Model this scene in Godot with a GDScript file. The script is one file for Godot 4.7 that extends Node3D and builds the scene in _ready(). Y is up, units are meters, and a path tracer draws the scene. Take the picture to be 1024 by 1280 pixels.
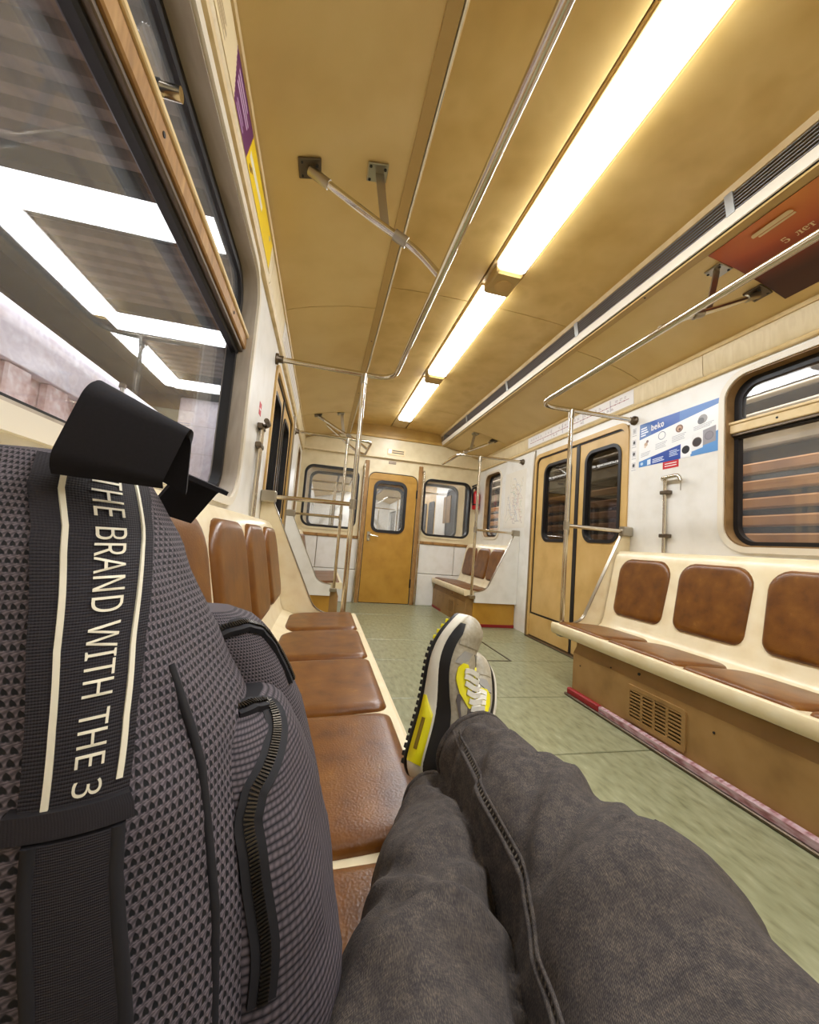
extends Node3D
# A metro carriage seen from its long bench. y up, metres; the camera stands at z = 0 and looks along -z.
# "zf" below means metres forward of the camera (z = -zf); "side" is -1 for the left of the car and 1 for the right.

var M := {}
var used := {}
const WALL := 1.30

# ---------------------------------------------------------------- geometry collector
class Geo:
	var v := PackedVector3Array()
	var uv := PackedVector2Array()
	var grp := PackedInt32Array()
	var has_uv := false

	func tri(a: Vector3, b: Vector3, c: Vector3, g := -1, ua := Vector2.ZERO, ub := Vector2.ZERO, uc := Vector2.ZERO) -> void:
		if (b - a).cross(c - a).length_squared() < 1e-18:
			return
		v.append(a); v.append(b); v.append(c)
		uv.append(ua); uv.append(ub); uv.append(uc)
		grp.append(g)

	func quad(a: Vector3, b: Vector3, c: Vector3, d: Vector3, g := -1, ua := Vector2.ZERO, ub := Vector2.ZERO, uc := Vector2.ZERO, ud := Vector2.ZERO) -> void:
		tri(a, b, c, g, ua, ub, uc)
		tri(a, c, d, g, ua, uc, ud)

	# turns a closed piece, from triangle s on, so that its faces look outwards
	func fix(s: int) -> void:
		if s * 3 >= v.size():
			return
		var o := v[s * 3]
		var vol := 0.0
		for t in range(s, grp.size()):
			vol += (v[t * 3] - o).dot((v[t * 3 + 1] - o).cross(v[t * 3 + 2] - o))
		if vol > 0.0:
			flip(s)

	func flip(s: int) -> void:
		for t in range(s, grp.size()):
			var p := v[t * 3 + 1]; v[t * 3 + 1] = v[t * 3 + 2]; v[t * 3 + 2] = p
			var q := uv[t * 3 + 1]; uv[t * 3 + 1] = uv[t * 3 + 2]; uv[t * 3 + 2] = q

	func box(lo: Vector3, hi: Vector3, bev := 0.0) -> Geo:
		var s := grp.size()
		var c := (lo + hi) * 0.5
		var h := (hi - lo) * 0.5
		h = Vector3(absf(h.x), absf(h.y), absf(h.z))
		bev = minf(bev, minf(h.x, minf(h.y, h.z)) * 0.9)
		if bev <= 0.0:
			var p: Array[Vector3] = []
			for i in 8:
				p.append(c + Vector3(h.x if i & 1 else -h.x, h.y if i & 2 else -h.y, h.z if i & 4 else -h.z))
			quad(p[0], p[1], p[3], p[2]); quad(p[4], p[6], p[7], p[5]); quad(p[0], p[4], p[5], p[1])
			quad(p[2], p[3], p[7], p[6]); quad(p[0], p[2], p[6], p[4]); quad(p[1], p[5], p[7], p[3])
		else:
			var ax := [Vector3.RIGHT, Vector3.UP, Vector3.BACK]
			for a in 3:
				var b := (a + 1) % 3
				var d := (a + 2) % 3
				for sg: float in [-1.0, 1.0]:
					var n: Vector3 = c + ax[a] * h[a] * sg
					var e1: Vector3 = ax[b] * (h[b] - bev)
					var e2: Vector3 = ax[d] * (h[d] - bev)
					if sg > 0.0: quad(n - e1 - e2, n - e1 + e2, n + e1 + e2, n + e1 - e2)
					else: quad(n - e1 - e2, n + e1 - e2, n + e1 + e2, n - e1 + e2)
				for s1: float in [-1.0, 1.0]:
					for s2: float in [-1.0, 1.0]:
						var e: Vector3 = ax[d] * (h[d] - bev)
						var q1: Vector3 = c + ax[a] * h[a] * s1 + ax[b] * (h[b] - bev) * s2
						var q2: Vector3 = c + ax[a] * (h[a] - bev) * s1 + ax[b] * h[b] * s2
						if s1 * s2 > 0.0: quad(q1 - e, q1 + e, q2 + e, q2 - e)
						else: quad(q1 - e, q2 - e, q2 + e, q1 + e)
			for i in 8:
				var sx := 1.0 if i & 1 else -1.0
				var sy := 1.0 if i & 2 else -1.0
				var sz := 1.0 if i & 4 else -1.0
				var x := c + Vector3(h.x * sx, (h.y - bev) * sy, (h.z - bev) * sz)
				var y := c + Vector3((h.x - bev) * sx, h.y * sy, (h.z - bev) * sz)
				var z := c + Vector3((h.x - bev) * sx, (h.y - bev) * sy, h.z * sz)
				if sx * sy * sz > 0.0: tri(x, z, y)
				else: tri(x, y, z)
		fix(s)
		return self

	func obox(xf: Transform3D, size: Vector3, bev := 0.0) -> Geo:
		var s := v.size()
		box(-size * 0.5, size * 0.5, bev)
		for i in range(s, v.size()):
			v[i] = xf * v[i]
		return self

	# rings of equal length joined one after the other; closed rings, optional end caps
	func loft(rings: Array, caps := true, g := 0, uvs := Vector2.ZERO) -> Geo:
		var s := grp.size()
		var n: int = rings[0].size()
		for i in rings.size() - 1:
			for j in n:
				var k := (j + 1) % n
				var u0 := Vector2(float(j) / n * uvs.x, float(i) / (rings.size() - 1) * uvs.y)
				var u1 := Vector2(float(j + 1) / n * uvs.x, u0.y)
				var u2 := Vector2(u1.x, float(i + 1) / (rings.size() - 1) * uvs.y)
				var u3 := Vector2(u0.x, u2.y)
				quad(rings[i][j], rings[i][k], rings[i + 1][k], rings[i + 1][j], g, u0, u1, u2, u3)
		if caps:
			for e in 2:
				var r: PackedVector3Array = rings[0] if e == 0 else rings[-1]
				var m := Vector3.ZERO
				for p in r: m += p / n
				for j in n:
					if e == 0: tri(m, r[(j + 1) % n], r[j], g + 1 + e)
					else: tri(m, r[j], r[(j + 1) % n], g + 1 + e)
		fix(s)
		return self

	func tube(pts: PackedVector3Array, r, sides := 10, g := 0) -> Geo:
		var rings := []
		var nrm := Vector3.ZERO
		for i in pts.size():
			var d := (pts[mini(i + 1, pts.size() - 1)] - pts[maxi(i - 1, 0)]).normalized()
			if i == 0:
				nrm = d.cross(Vector3.UP if absf(d.y) < 0.9 else Vector3.RIGHT).normalized()
			nrm = (nrm - d * nrm.dot(d)).normalized()
			var bn := d.cross(nrm)
			var rr: float = r if r is float else r[i]
			var ring := PackedVector3Array()
			for j in sides:
				var a := TAU * j / sides
				ring.append(pts[i] + (nrm * cos(a) + bn * sin(a)) * rr)
			rings.append(ring)
		return loft(rings, true, g)

	# a flat band (width w along "side", thickness t) that follows a path
	func band(pts: PackedVector3Array, sides: PackedVector3Array, w: float, t: float, g := 0) -> Geo:
		var rings := []
		for i in pts.size():
			var d := (pts[mini(i + 1, pts.size() - 1)] - pts[maxi(i - 1, 0)]).normalized()
			var sd := sides[mini(i, sides.size() - 1)].normalized()
			var up := sd.cross(d).normalized()
			rings.append(PackedVector3Array([pts[i] - sd * w * 0.5 - up * t * 0.5, pts[i] + sd * w * 0.5 - up * t * 0.5, pts[i] + sd * w * 0.5 + up * t * 0.5, pts[i] - sd * w * 0.5 + up * t * 0.5]))
		var s := grp.size()
		for i in rings.size() - 1:
			for j in 4:
				var k := (j + 1) % 4
				quad(rings[i][j], rings[i][k], rings[i + 1][k], rings[i + 1][j], g + j)
		quad(rings[0][0], rings[0][3], rings[0][2], rings[0][1], g + 5)
		quad(rings[-1][0], rings[-1][1], rings[-1][2], rings[-1][3], g + 6)
		fix(s)
		return self

	# an outline extruded between depths d0 and d1 along the z of xf
	func prism(poly: PackedVector2Array, xf: Transform3D, d0: float, d1: float) -> Geo:
		var s := grp.size()
		var n := poly.size()
		var ix := Geometry2D.triangulate_polygon(poly)
		for t in range(0, ix.size(), 3):
			var a := poly[ix[t]]
			var b := poly[ix[t + 1]]
			var c := poly[ix[t + 2]]
			if (b - a).cross(c - a) < 0.0:
				var q := b; b = c; c = q
			tri(xf * Vector3(a.x, a.y, d1), xf * Vector3(b.x, b.y, d1), xf * Vector3(c.x, c.y, d1))
			tri(xf * Vector3(a.x, a.y, d0), xf * Vector3(c.x, c.y, d0), xf * Vector3(b.x, b.y, d0))
		var area := 0.0
		for i in n: area += poly[i].cross(poly[(i + 1) % n])
		var gg := 10
		for i in n:
			var p := poly[i]
			var q := poly[(i + 1) % n]
			var r := poly[(i + 2) % n]
			var a := xf * Vector3(p.x, p.y, d0)
			var b := xf * Vector3(q.x, q.y, d0)
			var c := xf * Vector3(q.x, q.y, d1)
			var d := xf * Vector3(p.x, p.y, d1)
			if area > 0.0: quad(a, b, c, d, gg)
			else: quad(a, d, c, b, gg)
			if absf((q - p).angle_to(r - q)) > 0.6: gg += 1
		fix(s)
		return self

	# a frame between two loops of equal point count, extruded
	func frame(outer: PackedVector2Array, inner: PackedVector2Array, xf: Transform3D, d0: float, d1: float) -> Geo:
		var s := grp.size()
		var n := outer.size()
		for i in n:
			var j := (i + 1) % n
			var o0 := outer[i]
			var o1 := outer[j]
			var i0 := inner[i]
			var i1 := inner[j]
			quad(xf * Vector3(o0.x, o0.y, d1), xf * Vector3(o1.x, o1.y, d1), xf * Vector3(i1.x, i1.y, d1), xf * Vector3(i0.x, i0.y, d1), 1)
			quad(xf * Vector3(o0.x, o0.y, d0), xf * Vector3(i0.x, i0.y, d0), xf * Vector3(i1.x, i1.y, d0), xf * Vector3(o1.x, o1.y, d0), 2)
			quad(xf * Vector3(o0.x, o0.y, d0), xf * Vector3(o1.x, o1.y, d0), xf * Vector3(o1.x, o1.y, d1), xf * Vector3(o0.x, o0.y, d1), 3)
			quad(xf * Vector3(i0.x, i0.y, d0), xf * Vector3(i0.x, i0.y, d1), xf * Vector3(i1.x, i1.y, d1), xf * Vector3(i1.x, i1.y, d0), 4)
		fix(s)
		return self

	# a rectangle with a hole, extruded
	func holed(lo: Vector2, hi: Vector2, loop: PackedVector2Array, xf: Transform3D, d0: float, d1: float) -> Geo:
		var hole := PackedVector2Array()
		for i in loop.size():
			var a := loop[i]
			var b := loop[(i + 1) % loop.size()]
			var k := maxi(1, int(ceil(a.distance_to(b) / 0.07)))
			for j in k: hole.append(a.lerp(b, float(j) / k))
		var outer := PackedVector2Array()
		var inner := PackedVector2Array()
		var c := Vector2.ZERO
		for p in hole: c += p / hole.size()
		var n := hole.size()
		var side_before := -1
		for i in n + 1:
			var p := hole[i % n]
			var d := p - c
			var tx := ((hi.x if d.x > 0 else lo.x) - c.x) / d.x if absf(d.x) > 1e-6 else 1e9
			var ty := ((hi.y if d.y > 0 else lo.y) - c.y) / d.y if absf(d.y) > 1e-6 else 1e9
			var sd := (0 if d.x > 0 else 1) if tx < ty else (2 if d.y > 0 else 3)
			if side_before >= 0 and sd != side_before:
				var cx := hi.x if (sd == 0 or side_before == 0) else lo.x
				var cy := hi.y if (sd == 2 or side_before == 2) else lo.y
				outer.append(Vector2(cx, cy)); inner.append(inner[-1].lerp(p, 0.5))
			if i < n:
				outer.append(c + d * minf(tx, ty)); inner.append(p)
			side_before = sd
		return frame(outer, inner, xf, d0, d1)

	# a padded cushion on an outline: the skin rises from the rim to thickness t over the inset e
	func pillow(outline: PackedVector2Array, xf: Transform3D, t: float, e: float, dent := 0.0) -> Geo:
		var lo := Vector2(1e9, 1e9)
		var hi := -lo
		for p in outline:
			lo = lo.min(p); hi = hi.max(p)
		var c := (lo + hi) * 0.5
		var h := (hi - lo) * 0.5
		var rings := []
		for st: Array in [[0.0, -0.006], [0.0, 0.0], [0.12, 0.55], [0.35, 0.85], [0.7, 0.98], [1.0, 1.0], [1.8, 0.99 - dent], [3.0, 0.96 - dent * 2.0]]:
			var ins: float = minf(e * st[0], minf(h.x, h.y) * 0.85)
			var ring := PackedVector3Array()
			for p in outline:
				var q := c + (p - c) * Vector2(1.0 - ins / h.x, 1.0 - ins / h.y)
				ring.append(xf * Vector3(q.x, q.y, st[1] * t if st[1] > 0.0 else st[1]))
			rings.append(ring)
		var s := grp.size()
		var n := outline.size()
		for i in rings.size() - 1:
			for j in n:
				var k := (j + 1) % n
				quad(rings[i][j], rings[i][k], rings[i + 1][k], rings[i + 1][j], 0)
		var m := Vector3.ZERO
		for p in rings[-1]: m += p / n
		for j in n: tri(m, rings[-1][j], rings[-1][(j + 1) % n], 0)
		var m0 := Vector3.ZERO
		for p in rings[0]: m0 += p / n
		for j in n: tri(m0, rings[0][(j + 1) % n], rings[0][j], 1)
		fix(s)
		return self

	func mesh() -> ArrayMesh:
		var st := SurfaceTool.new()
		st.begin(Mesh.PRIMITIVE_TRIANGLES)
		for t in grp.size():
			st.set_smooth_group(grp[t])
			for k in 3:
				if has_uv: st.set_uv(uv[t * 3 + k])
				st.add_vertex(v[t * 3 + k])
		st.generate_normals()
		if has_uv: st.generate_tangents()
		return st.commit()

# ---------------------------------------------------------------- outlines
func rrect(lo: Vector2, hi: Vector2, r: float, k := 6) -> PackedVector2Array:
	return rrect4(lo, hi, [r, r, r, r], k)

# corner radii: low-low, high-low, high-high, low-high
func rrect4(lo: Vector2, hi: Vector2, rs: Array, k := 6) -> PackedVector2Array:
	var out := PackedVector2Array()
	var cs := [lo, Vector2(hi.x, lo.y), hi, Vector2(lo.x, hi.y)]
	var inw := [Vector2(1, 1), Vector2(-1, 1), Vector2(-1, -1), Vector2(1, -1)]
	for c in 4:
		var r: float = rs[c]
		var o: Vector2 = cs[c] + inw[c] * r
		for i in k + 1:
			var a := PI + c * PI / 2 + PI / 2 * i / k
			out.append(o + Vector2(cos(a), sin(a)) * r)
	return out

func grow(loop: PackedVector2Array, by: float) -> PackedVector2Array:
	var n := loop.size()
	var out := PackedVector2Array()
	for i in n:
		var a := (loop[i] - loop[(i + n - 1) % n])
		var b := (loop[(i + 1) % n] - loop[i])
		if a.length() < 1e-6: a = b
		if b.length() < 1e-6: b = a
		var t := (a.normalized() + b.normalized()).normalized()
		out.append(loop[i] + Vector2(t.y, -t.x) * by)
	return out

# axes for things drawn on a side wall: x = zf, y = up, z = outwards from the wall face
func wall_xf(side: float, face := WALL) -> Transform3D:
	return Transform3D(Basis(Vector3(0, 0, -1), Vector3.UP, Vector3(side, 0, 0)), Vector3(side * face, 0, 0))

# axes for cross-sections: x = outwards from the middle of the car, y = up, z = forward
func section_xf(side: float) -> Transform3D:
	return Transform3D(Basis(Vector3(side, 0, 0), Vector3.UP, Vector3(0, 0, -1)), Vector3.ZERO)

# axes for the end wall: x = right, y = up, z = forward from distance zf
func end_xf(zf: float) -> Transform3D:
	return Transform3D(Basis(Vector3.RIGHT, Vector3.UP, Vector3(0, 0, -1)), Vector3(0, 0, -zf))

func bend(pts: Array, r: float, k := 6) -> PackedVector3Array:
	var out := PackedVector3Array([pts[0]])
	for i in range(1, pts.size() - 1):
		var p: Vector3 = pts[i]
		var a: Vector3 = pts[i - 1] - p
		var b: Vector3 = pts[i + 1] - p
		var rr := minf(r, minf(a.length(), b.length()) * 0.48)
		var s := p + a.normalized() * rr
		var e := p + b.normalized() * rr
		for j in k + 1:
			var t := float(j) / k
			out.append(s.lerp(p, t).lerp(p.lerp(e, t), t))
	out.append(pts[-1])
	return out

# ---------------------------------------------------------------- nodes
func numbered(called: String) -> String:
	var n: int = used.get(called, 0)
	used[called] = n + 1
	return called if n == 0 else "%s_%03d" % [called, n]

func tag(o: Node, label: String, category: String, group := "", kind := "") -> void:
	if label: o.set_meta("label", label)
	if category: o.set_meta("category", category)
	if group: o.set_meta("group", group)
	if kind: o.set_meta("kind", kind)

func thing(called: String, label: String, category: String, at := Vector3.ZERO, group := "", kind := "") -> Node3D:
	var o := Node3D.new()
	o.name = numbered(called)
	o.position = at
	add_child(o)
	tag(o, label, category, group, kind)
	return o

func put(parent: Node, called: String, g: Geo, m: Material, label := "") -> MeshInstance3D:
	return put_mesh(parent, called, g.mesh(), m, label)

# geometry is given in world axes; it is moved into the axes of its thing
func put_mesh(parent: Node, called: String, me: Mesh, m: Material, label := "") -> MeshInstance3D:
	var o := MeshInstance3D.new()
	o.name = called if parent != self else numbered(called)
	o.mesh = me
	o.material_override = m
	var off := Vector3.ZERO
	var p := parent
	while p != self and p is Node3D:
		off += p.position
		p = p.get_parent()
	o.position = -off
	parent.add_child(o, true)
	if label: o.set_meta("label", label)
	return o

func solo(called: String, g: Geo, m: Material, label: String, category: String, group := "", kind := "") -> MeshInstance3D:
	var o := put_mesh(self, called, g.mesh(), m)
	tag(o, label, category, group, kind)
	return o

# a text laid flat: origin is the middle of the text, ex its reading direction, ey its up
func words(parent: Node, text: String, at: Vector3, ex: Vector3, ey: Vector3, height: float, width: float, m: Material, serif := false, weight := 700) -> void:
	var arr := text_arrays(text, serif, weight)
	var g := Geo.new()
	var vs: PackedVector3Array = arr[0]
	var lo: Vector2 = arr[1]
	var hi: Vector2 = arr[2]
	var c := (lo + hi) * 0.5
	var sx := width / (hi.x - lo.x)
	var sy := height / (hi.y - lo.y)
	for i in range(0, vs.size(), 3):
		var q := []
		for k in 3:
			var p := vs[i + k]
			q.append(at + ex * (p.x - c.x) * sx + ey * (p.y - c.y) * sy)
		g.tri(q[0], q[1], q[2])
	put(parent, "lettering", g, m)

func text_arrays(text: String, serif: bool, weight: int) -> Array:
	var f := SystemFont.new()
	f.font_names = PackedStringArray(["Droid Serif" if serif else "Droid Sans"])
	f.font_weight = weight
	var t := TextMesh.new()
	t.font = f
	t.text = text
	t.font_size = 64
	t.pixel_size = 0.01
	t.depth = 0.0
	t.curve_step = 2.0
	var a := t.get_mesh_arrays()
	var vs: PackedVector3Array = a[Mesh.ARRAY_VERTEX]
	var ix: PackedInt32Array = a[Mesh.ARRAY_INDEX] if a[Mesh.ARRAY_INDEX] != null else PackedInt32Array()
	var out := PackedVector3Array()
	if ix.size() > 0:
		for i in ix: out.append(vs[i])
	else:
		out = vs
	var lo := Vector2(1e9, 1e9)
	var hi := -lo
	for p in out:
		lo = lo.min(Vector2(p.x, p.y)); hi = hi.max(Vector2(p.x, p.y))
	return [out, lo, hi]

# ---------------------------------------------------------------- materials
func c8(r: int, g: int, b: int) -> Color:
	return Color(r / 255.0, g / 255.0, b / 255.0)

func mat(called: String, col: Color, rough := 0.5, metal := 0.0) -> StandardMaterial3D:
	var m := StandardMaterial3D.new()
	m.albedo_color = col
	m.roughness = rough
	m.metallic = metal
	M[called] = m
	return m

func noise_image(size: int, freq: float, sd: int, oct := 4, stretch := Vector2.ONE) -> Image:
	var f := FastNoiseLite.new()
	f.seed = sd
	f.noise_type = FastNoiseLite.TYPE_SIMPLEX_SMOOTH
	f.frequency = freq
	f.fractal_octaves = oct
	var w := int(size / stretch.x)
	var h := int(size / stretch.y)
	var im := f.get_seamless_image(maxi(w, 8), maxi(h, 8))
	im.resize(size, size, Image.INTERPOLATE_CUBIC)
	return im

func tinted(im: Image, ramp: Gradient) -> ImageTexture:
	var out := Image.create(im.get_width(), im.get_height(), true, Image.FORMAT_RGB8)
	for y in im.get_height():
		for x in im.get_width():
			out.set_pixel(x, y, ramp.sample(im.get_pixel(x, y).r))
	out.generate_mipmaps()
	return ImageTexture.create_from_image(out)

func ramp(a: Array) -> Gradient:
	var g := Gradient.new()
	var off := PackedFloat32Array()
	var col := PackedColorArray()
	for i in range(0, a.size(), 2):
		off.append(a[i]); col.append(a[i + 1])
	g.offsets = off
	g.colors = col
	return g

func noisy(called: String, stops: Array, freq: float, rep: float, rough := 0.5, sd := 1, size := 256, stretch := Vector2.ONE, bump := 0.0, metal := 0.0) -> StandardMaterial3D:
	var m := mat(called, Color.WHITE, rough, metal)
	var im := noise_image(size, freq, sd, 4, stretch)
	m.albedo_texture = tinted(im, ramp(stops))
	m.uv1_triplanar = true
	m.uv1_scale = Vector3.ONE * rep
	if bump > 0.0:
		var b: Image = im.duplicate()
		b.convert(Image.FORMAT_RGBA8)
		b.bump_map_to_normal_map(bump)
		m.normal_enabled = true
		m.normal_texture = ImageTexture.create_from_image(b)
	return m

func glass(called: String, col: Color, alpha: float) -> StandardMaterial3D:
	var m := mat(called, Color(col.r, col.g, col.b, alpha), 0.02)
	m.transparency = BaseMaterial3D.TRANSPARENCY_ALPHA
	m.metallic_specular = 0.5
	return m

func glow(called: String, col: Color, energy: float) -> StandardMaterial3D:
	var m := mat(called, c8(235, 235, 230), 0.4)
	m.emission_enabled = true
	m.emission = col
	m.emission_energy_multiplier = energy
	return m

func make_materials() -> void:
	noisy("ceiling", [0.0, c8(202, 165, 92), 0.4, c8(218, 183, 111), 0.7, c8(225, 191, 121), 1.0, c8(210, 174, 102)], 0.012, 0.7, 0.36, 3)
	noisy("side_ceiling", [0.0, c8(215, 183, 118), 0.5, c8(225, 196, 133), 1.0, c8(230, 203, 143)], 0.012, 0.7, 0.38, 4)
	mat("plywood", c8(176, 150, 108), 0.8)
	mat("black", c8(14, 13, 14), 0.6)
	mat("rubber", c8(20, 17, 18), 0.45)
	noisy("white_wall", [0.0, c8(226, 222, 212), 0.5, c8(234, 231, 223), 1.0, c8(238, 235, 228)], 0.02, 1.0, 0.32, 5)
	noisy("cream_wall", [0.0, c8(216, 198, 156), 0.5, c8(225, 208, 168), 1.0, c8(230, 215, 178)], 0.02, 1.0, 0.35, 6)
	noisy("cornice", [0.0, c8(214, 194, 150), 0.45, c8(228, 210, 170), 0.6, c8(220, 200, 158), 1.0, c8(234, 218, 182)], 0.03, 1.6, 0.45, 7, 256, Vector2(1, 5))
	noisy("wood_trim", [0.0, c8(120, 84, 40), 0.45, c8(168, 126, 70), 0.6, c8(150, 108, 56), 1.0, c8(190, 150, 92)], 0.03, 2.0, 0.45, 8, 256, Vector2(1, 6))
	noisy("brown_reveal", [0.0, c8(112, 84, 48), 0.5, c8(140, 108, 66), 1.0, c8(152, 120, 78)], 0.02, 1.5, 0.42, 9)
	noisy("alu_reveal", [0.0, c8(150, 138, 122), 0.5, c8(176, 164, 148), 1.0, c8(188, 178, 164)], 0.03, 2.0, 0.34, 10, 256, Vector2(1, 6))
	noisy("door_tan", [0.0, c8(192, 154, 88), 0.5, c8(205, 168, 103), 1.0, c8(212, 177, 114)], 0.015, 0.9, 0.4, 11)
	noisy("door_mustard", [0.0, c8(172, 124, 38), 0.5, c8(184, 136, 46), 1.0, c8(192, 145, 56)], 0.015, 0.9, 0.45, 12)
	noisy("mustard", [0.0, c8(180, 140, 66), 0.5, c8(192, 153, 78), 1.0, c8(199, 162, 90)], 0.015, 0.9, 0.45, 13)
	noisy("shell", [0.0, c8(226, 206, 164), 0.5, c8(236, 220, 182), 1.0, c8(241, 228, 195)], 0.02, 1.4, 0.28, 14)
	var lt := noisy("leather", [0.0, c8(84, 46, 10), 0.35, c8(106, 62, 15), 0.65, c8(115, 70, 19), 0.9, c8(126, 80, 26), 1.0, c8(150, 108, 52)], 0.012, 1.6, 0.34, 15, 512)
	var grain := noise_image(512, 0.22, 16, 2)
	grain.convert(Image.FORMAT_RGBA8)
	grain.bump_map_to_normal_map(2.0)
	lt.normal_enabled = true
	lt.normal_texture = ImageTexture.create_from_image(grain)
	lt.normal_scale = 0.14
	noisy("kick", [0.0, c8(132, 98, 52), 0.5, c8(149, 113, 63), 1.0, c8(158, 122, 72)], 0.015, 1.2, 0.5, 17)
	noisy("floor", [0.0, c8(110, 110, 80), 0.3, c8(134, 134, 101), 0.55, c8(143, 143, 110), 0.8, c8(151, 150, 118), 1.0, c8(172, 169, 140)], 0.03, 1.7, 0.34, 18, 512, Vector2(1.0, 3.0), 0.3)
	noisy("red_strip", [0.0, c8(96, 56, 54), 0.3, c8(150, 104, 104), 0.5, c8(176, 142, 144), 0.8, c8(192, 168, 170), 1.0, c8(150, 112, 112)], 0.05, 3.0, 0.6, 19, 256, Vector2(4, 1), 1.0)
	mat("red_skirt", c8(140, 24, 26), 0.5)
	mat("chrome", c8(214, 206, 190), 0.16, 1.0)
	mat("steel", c8(176, 168, 152), 0.32, 1.0)
	mat("dark_steel", c8(112, 100, 86), 0.4, 1.0)
	mat("duct", c8(120, 116, 108), 0.7)
	mat("vent_slat", c8(168, 166, 172), 0.4, 0.1)
	mat("vent_clip", c8(178, 180, 178), 0.35, 0.6)
	noisy("trim_cream", [0.0, c8(206, 176, 118), 0.5, c8(222, 196, 144), 1.0, c8(228, 205, 158)], 0.02, 1.4, 0.4, 20)
	glass("pane", c8(225, 230, 232), 0.06)
	glass("dark_pane", c8(34, 28, 20), 0.6)
	glow("lamp_glow", Color(0.965, 0.98, 1.0), 7.0)
	glow("next_glow", Color(0.965, 0.98, 1.0), 4.0)
	glow("station_glow", Color(0.97, 0.98, 1.0), 3.2)
	mat("lamp_box", c8(190, 158, 96), 0.45)
	mat("flange", c8(230, 221, 202), 0.35)
	mat("white_paint", c8(238, 238, 236), 0.4)
	mat("print_white", c8(242, 242, 240), 0.45)
	mat("print_black", c8(24, 24, 26), 0.5)
	mat("print_red", c8(196, 22, 34), 0.45)
	mat("print_cream", c8(232, 206, 158), 0.5)
	mat("red_tank", c8(190, 20, 24), 0.3)

# ---------------------------------------------------------------- scene
func _ready() -> void:
	var cam := Camera3D.new()
	cam.name = "camera"
	cam.projection = Camera3D.PROJECTION_PERSPECTIVE
	cam.keep_aspect = Camera3D.KEEP_HEIGHT
	cam.fov = 106.26
	cam.near = 0.02
	cam.far = 80.0
	cam.transform = Transform3D(Basis(Vector3(0.97204503, 0.07927229, 0.2210076), Vector3(-0.09530985, 0.99346124, 0.06285537), Vector3(-0.2145798, -0.08216245, 0.97324449)), Vector3(-0.92, 0.864, 0.0))
	add_child(cam)
	cam.current = true
	var we := WorldEnvironment.new()
	we.name = "environment"
	var env := Environment.new()
	env.background_mode = Environment.BG_COLOR
	env.background_color = Color(0.012, 0.012, 0.014)
	env.tonemap_mode = Environment.TONE_MAPPER_LINEAR
	env.tonemap_exposure = 1.38
	env.sdfgi_enabled = true
	env.ssao_enabled = true
	env.ssil_enabled = true
	we.environment = env
	add_child(we)

	make_materials()
	build_floor()
	build_ceiling()
	build_walls()
	build_windows()
	build_doors()
	build_lamps()
	build_vents()
	build_cornices()
	for s: float in [-1.0, 1.0]:
		build_benches(s)
		build_rails(s)
	build_wall_fittings()
	build_posters()
	build_station()
	build_tunnel()
	build_next_car()
	build_backpack()
	build_person()

func area_light(parent: Node, at: Vector3, size: Vector2, energy: float, col: Color, basis := Basis(Vector3.RIGHT, -PI / 2)) -> void:
	var l := AreaLight3D.new()
	l.name = "light"
	l.area_size = size
	l.light_color = col
	l.light_energy = energy
	l.area_range = 14.0
	l.area_attenuation = 2.0
	l.shadow_enabled = true
	parent.add_child(l, true)
	l.transform = Transform3D(basis, at - (parent as Node3D).position)

# ---------------------------------------------------------------- shell of the car
func build_floor() -> void:
	var f := thing("floor", "olive green marbled linoleum floor laid in wide sheets", "floor", Vector3.ZERO, "", "structure")
	put(f, "subfloor", Geo.new().box(Vector3(-1.42, -0.10, -5.5), Vector3(1.42, -0.035, 2.7)), M.plywood)
	var cuts := [-2.7, -1.1, 0.28, 1.56, 2.17, 2.87, 3.45, 4.6, 5.45]
	for i in cuts.size() - 1:
		var z0: float = cuts[i] + 0.004
		var z1: float = cuts[i + 1] - 0.004
		if i == 5:
			# the sheet with the hatch
			put(f, "floor_sheet", Geo.new().box(Vector3(-1.41, -0.012, -z1), Vector3(0.296, 0.0, -z0), 0.003), M.floor)
			put(f, "floor_sheet", Geo.new().box(Vector3(0.644, -0.012, -z1), Vector3(1.41, 0.0, -z0), 0.003), M.floor)
			var h := put(f, "hatch", Geo.new().box(Vector3(0.31, -0.012, -z1 + 0.012), Vector3(0.63, -0.001, -z0 - 0.012), 0.003), M.floor, "floor hatch with a metal rim")
			put(h, "hatch_rim", Geo.new().frame(rrect(Vector2(0.298, z0 + 0.001), Vector2(0.642, z1 - 0.001), 0.004, 2), rrect(Vector2(0.307, z0 + 0.01), Vector2(0.633, z1 - 0.01), 0.004, 2), Transform3D(Basis(Vector3.RIGHT, Vector3(0, 0, -1), Vector3.UP), Vector3.ZERO), -0.012, 0.001), M.dark_steel)
		else:
			put(f, "floor_sheet", Geo.new().box(Vector3(-1.41, -0.012, -z1), Vector3(1.41, 0.0, -z0), 0.003), M.floor)
	for s: float in [-1.0, 1.0]:
		var b := thing("baseboard_right" if s > 0 else "baseboard_left", "worn red strip along the foot of the %s long bench" % ("right" if s > 0 else "left"), "baseboard", Vector3(s * 0.69, 0, 0), "", "structure")
		put(b, "strip", Geo.new().box(Vector3(s * 0.672, 0.0, 1.0), Vector3(s * 0.70, 0.045, -1.93), 0.006), M.red_strip)
		put(b, "red_end", Geo.new().box(Vector3(s * 0.6712, 0.0, -1.93), Vector3(s * 0.7005, 0.0462, -2.212), 0.006), M.red_skirt, "brighter red end of the strip")
		put(b, "edge_batten", Geo.new().box(Vector3(s * 0.655, 0.0, 1.0), Vector3(s * 0.672, 0.016, -2.215), 0.004), M.dark_steel)

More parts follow.
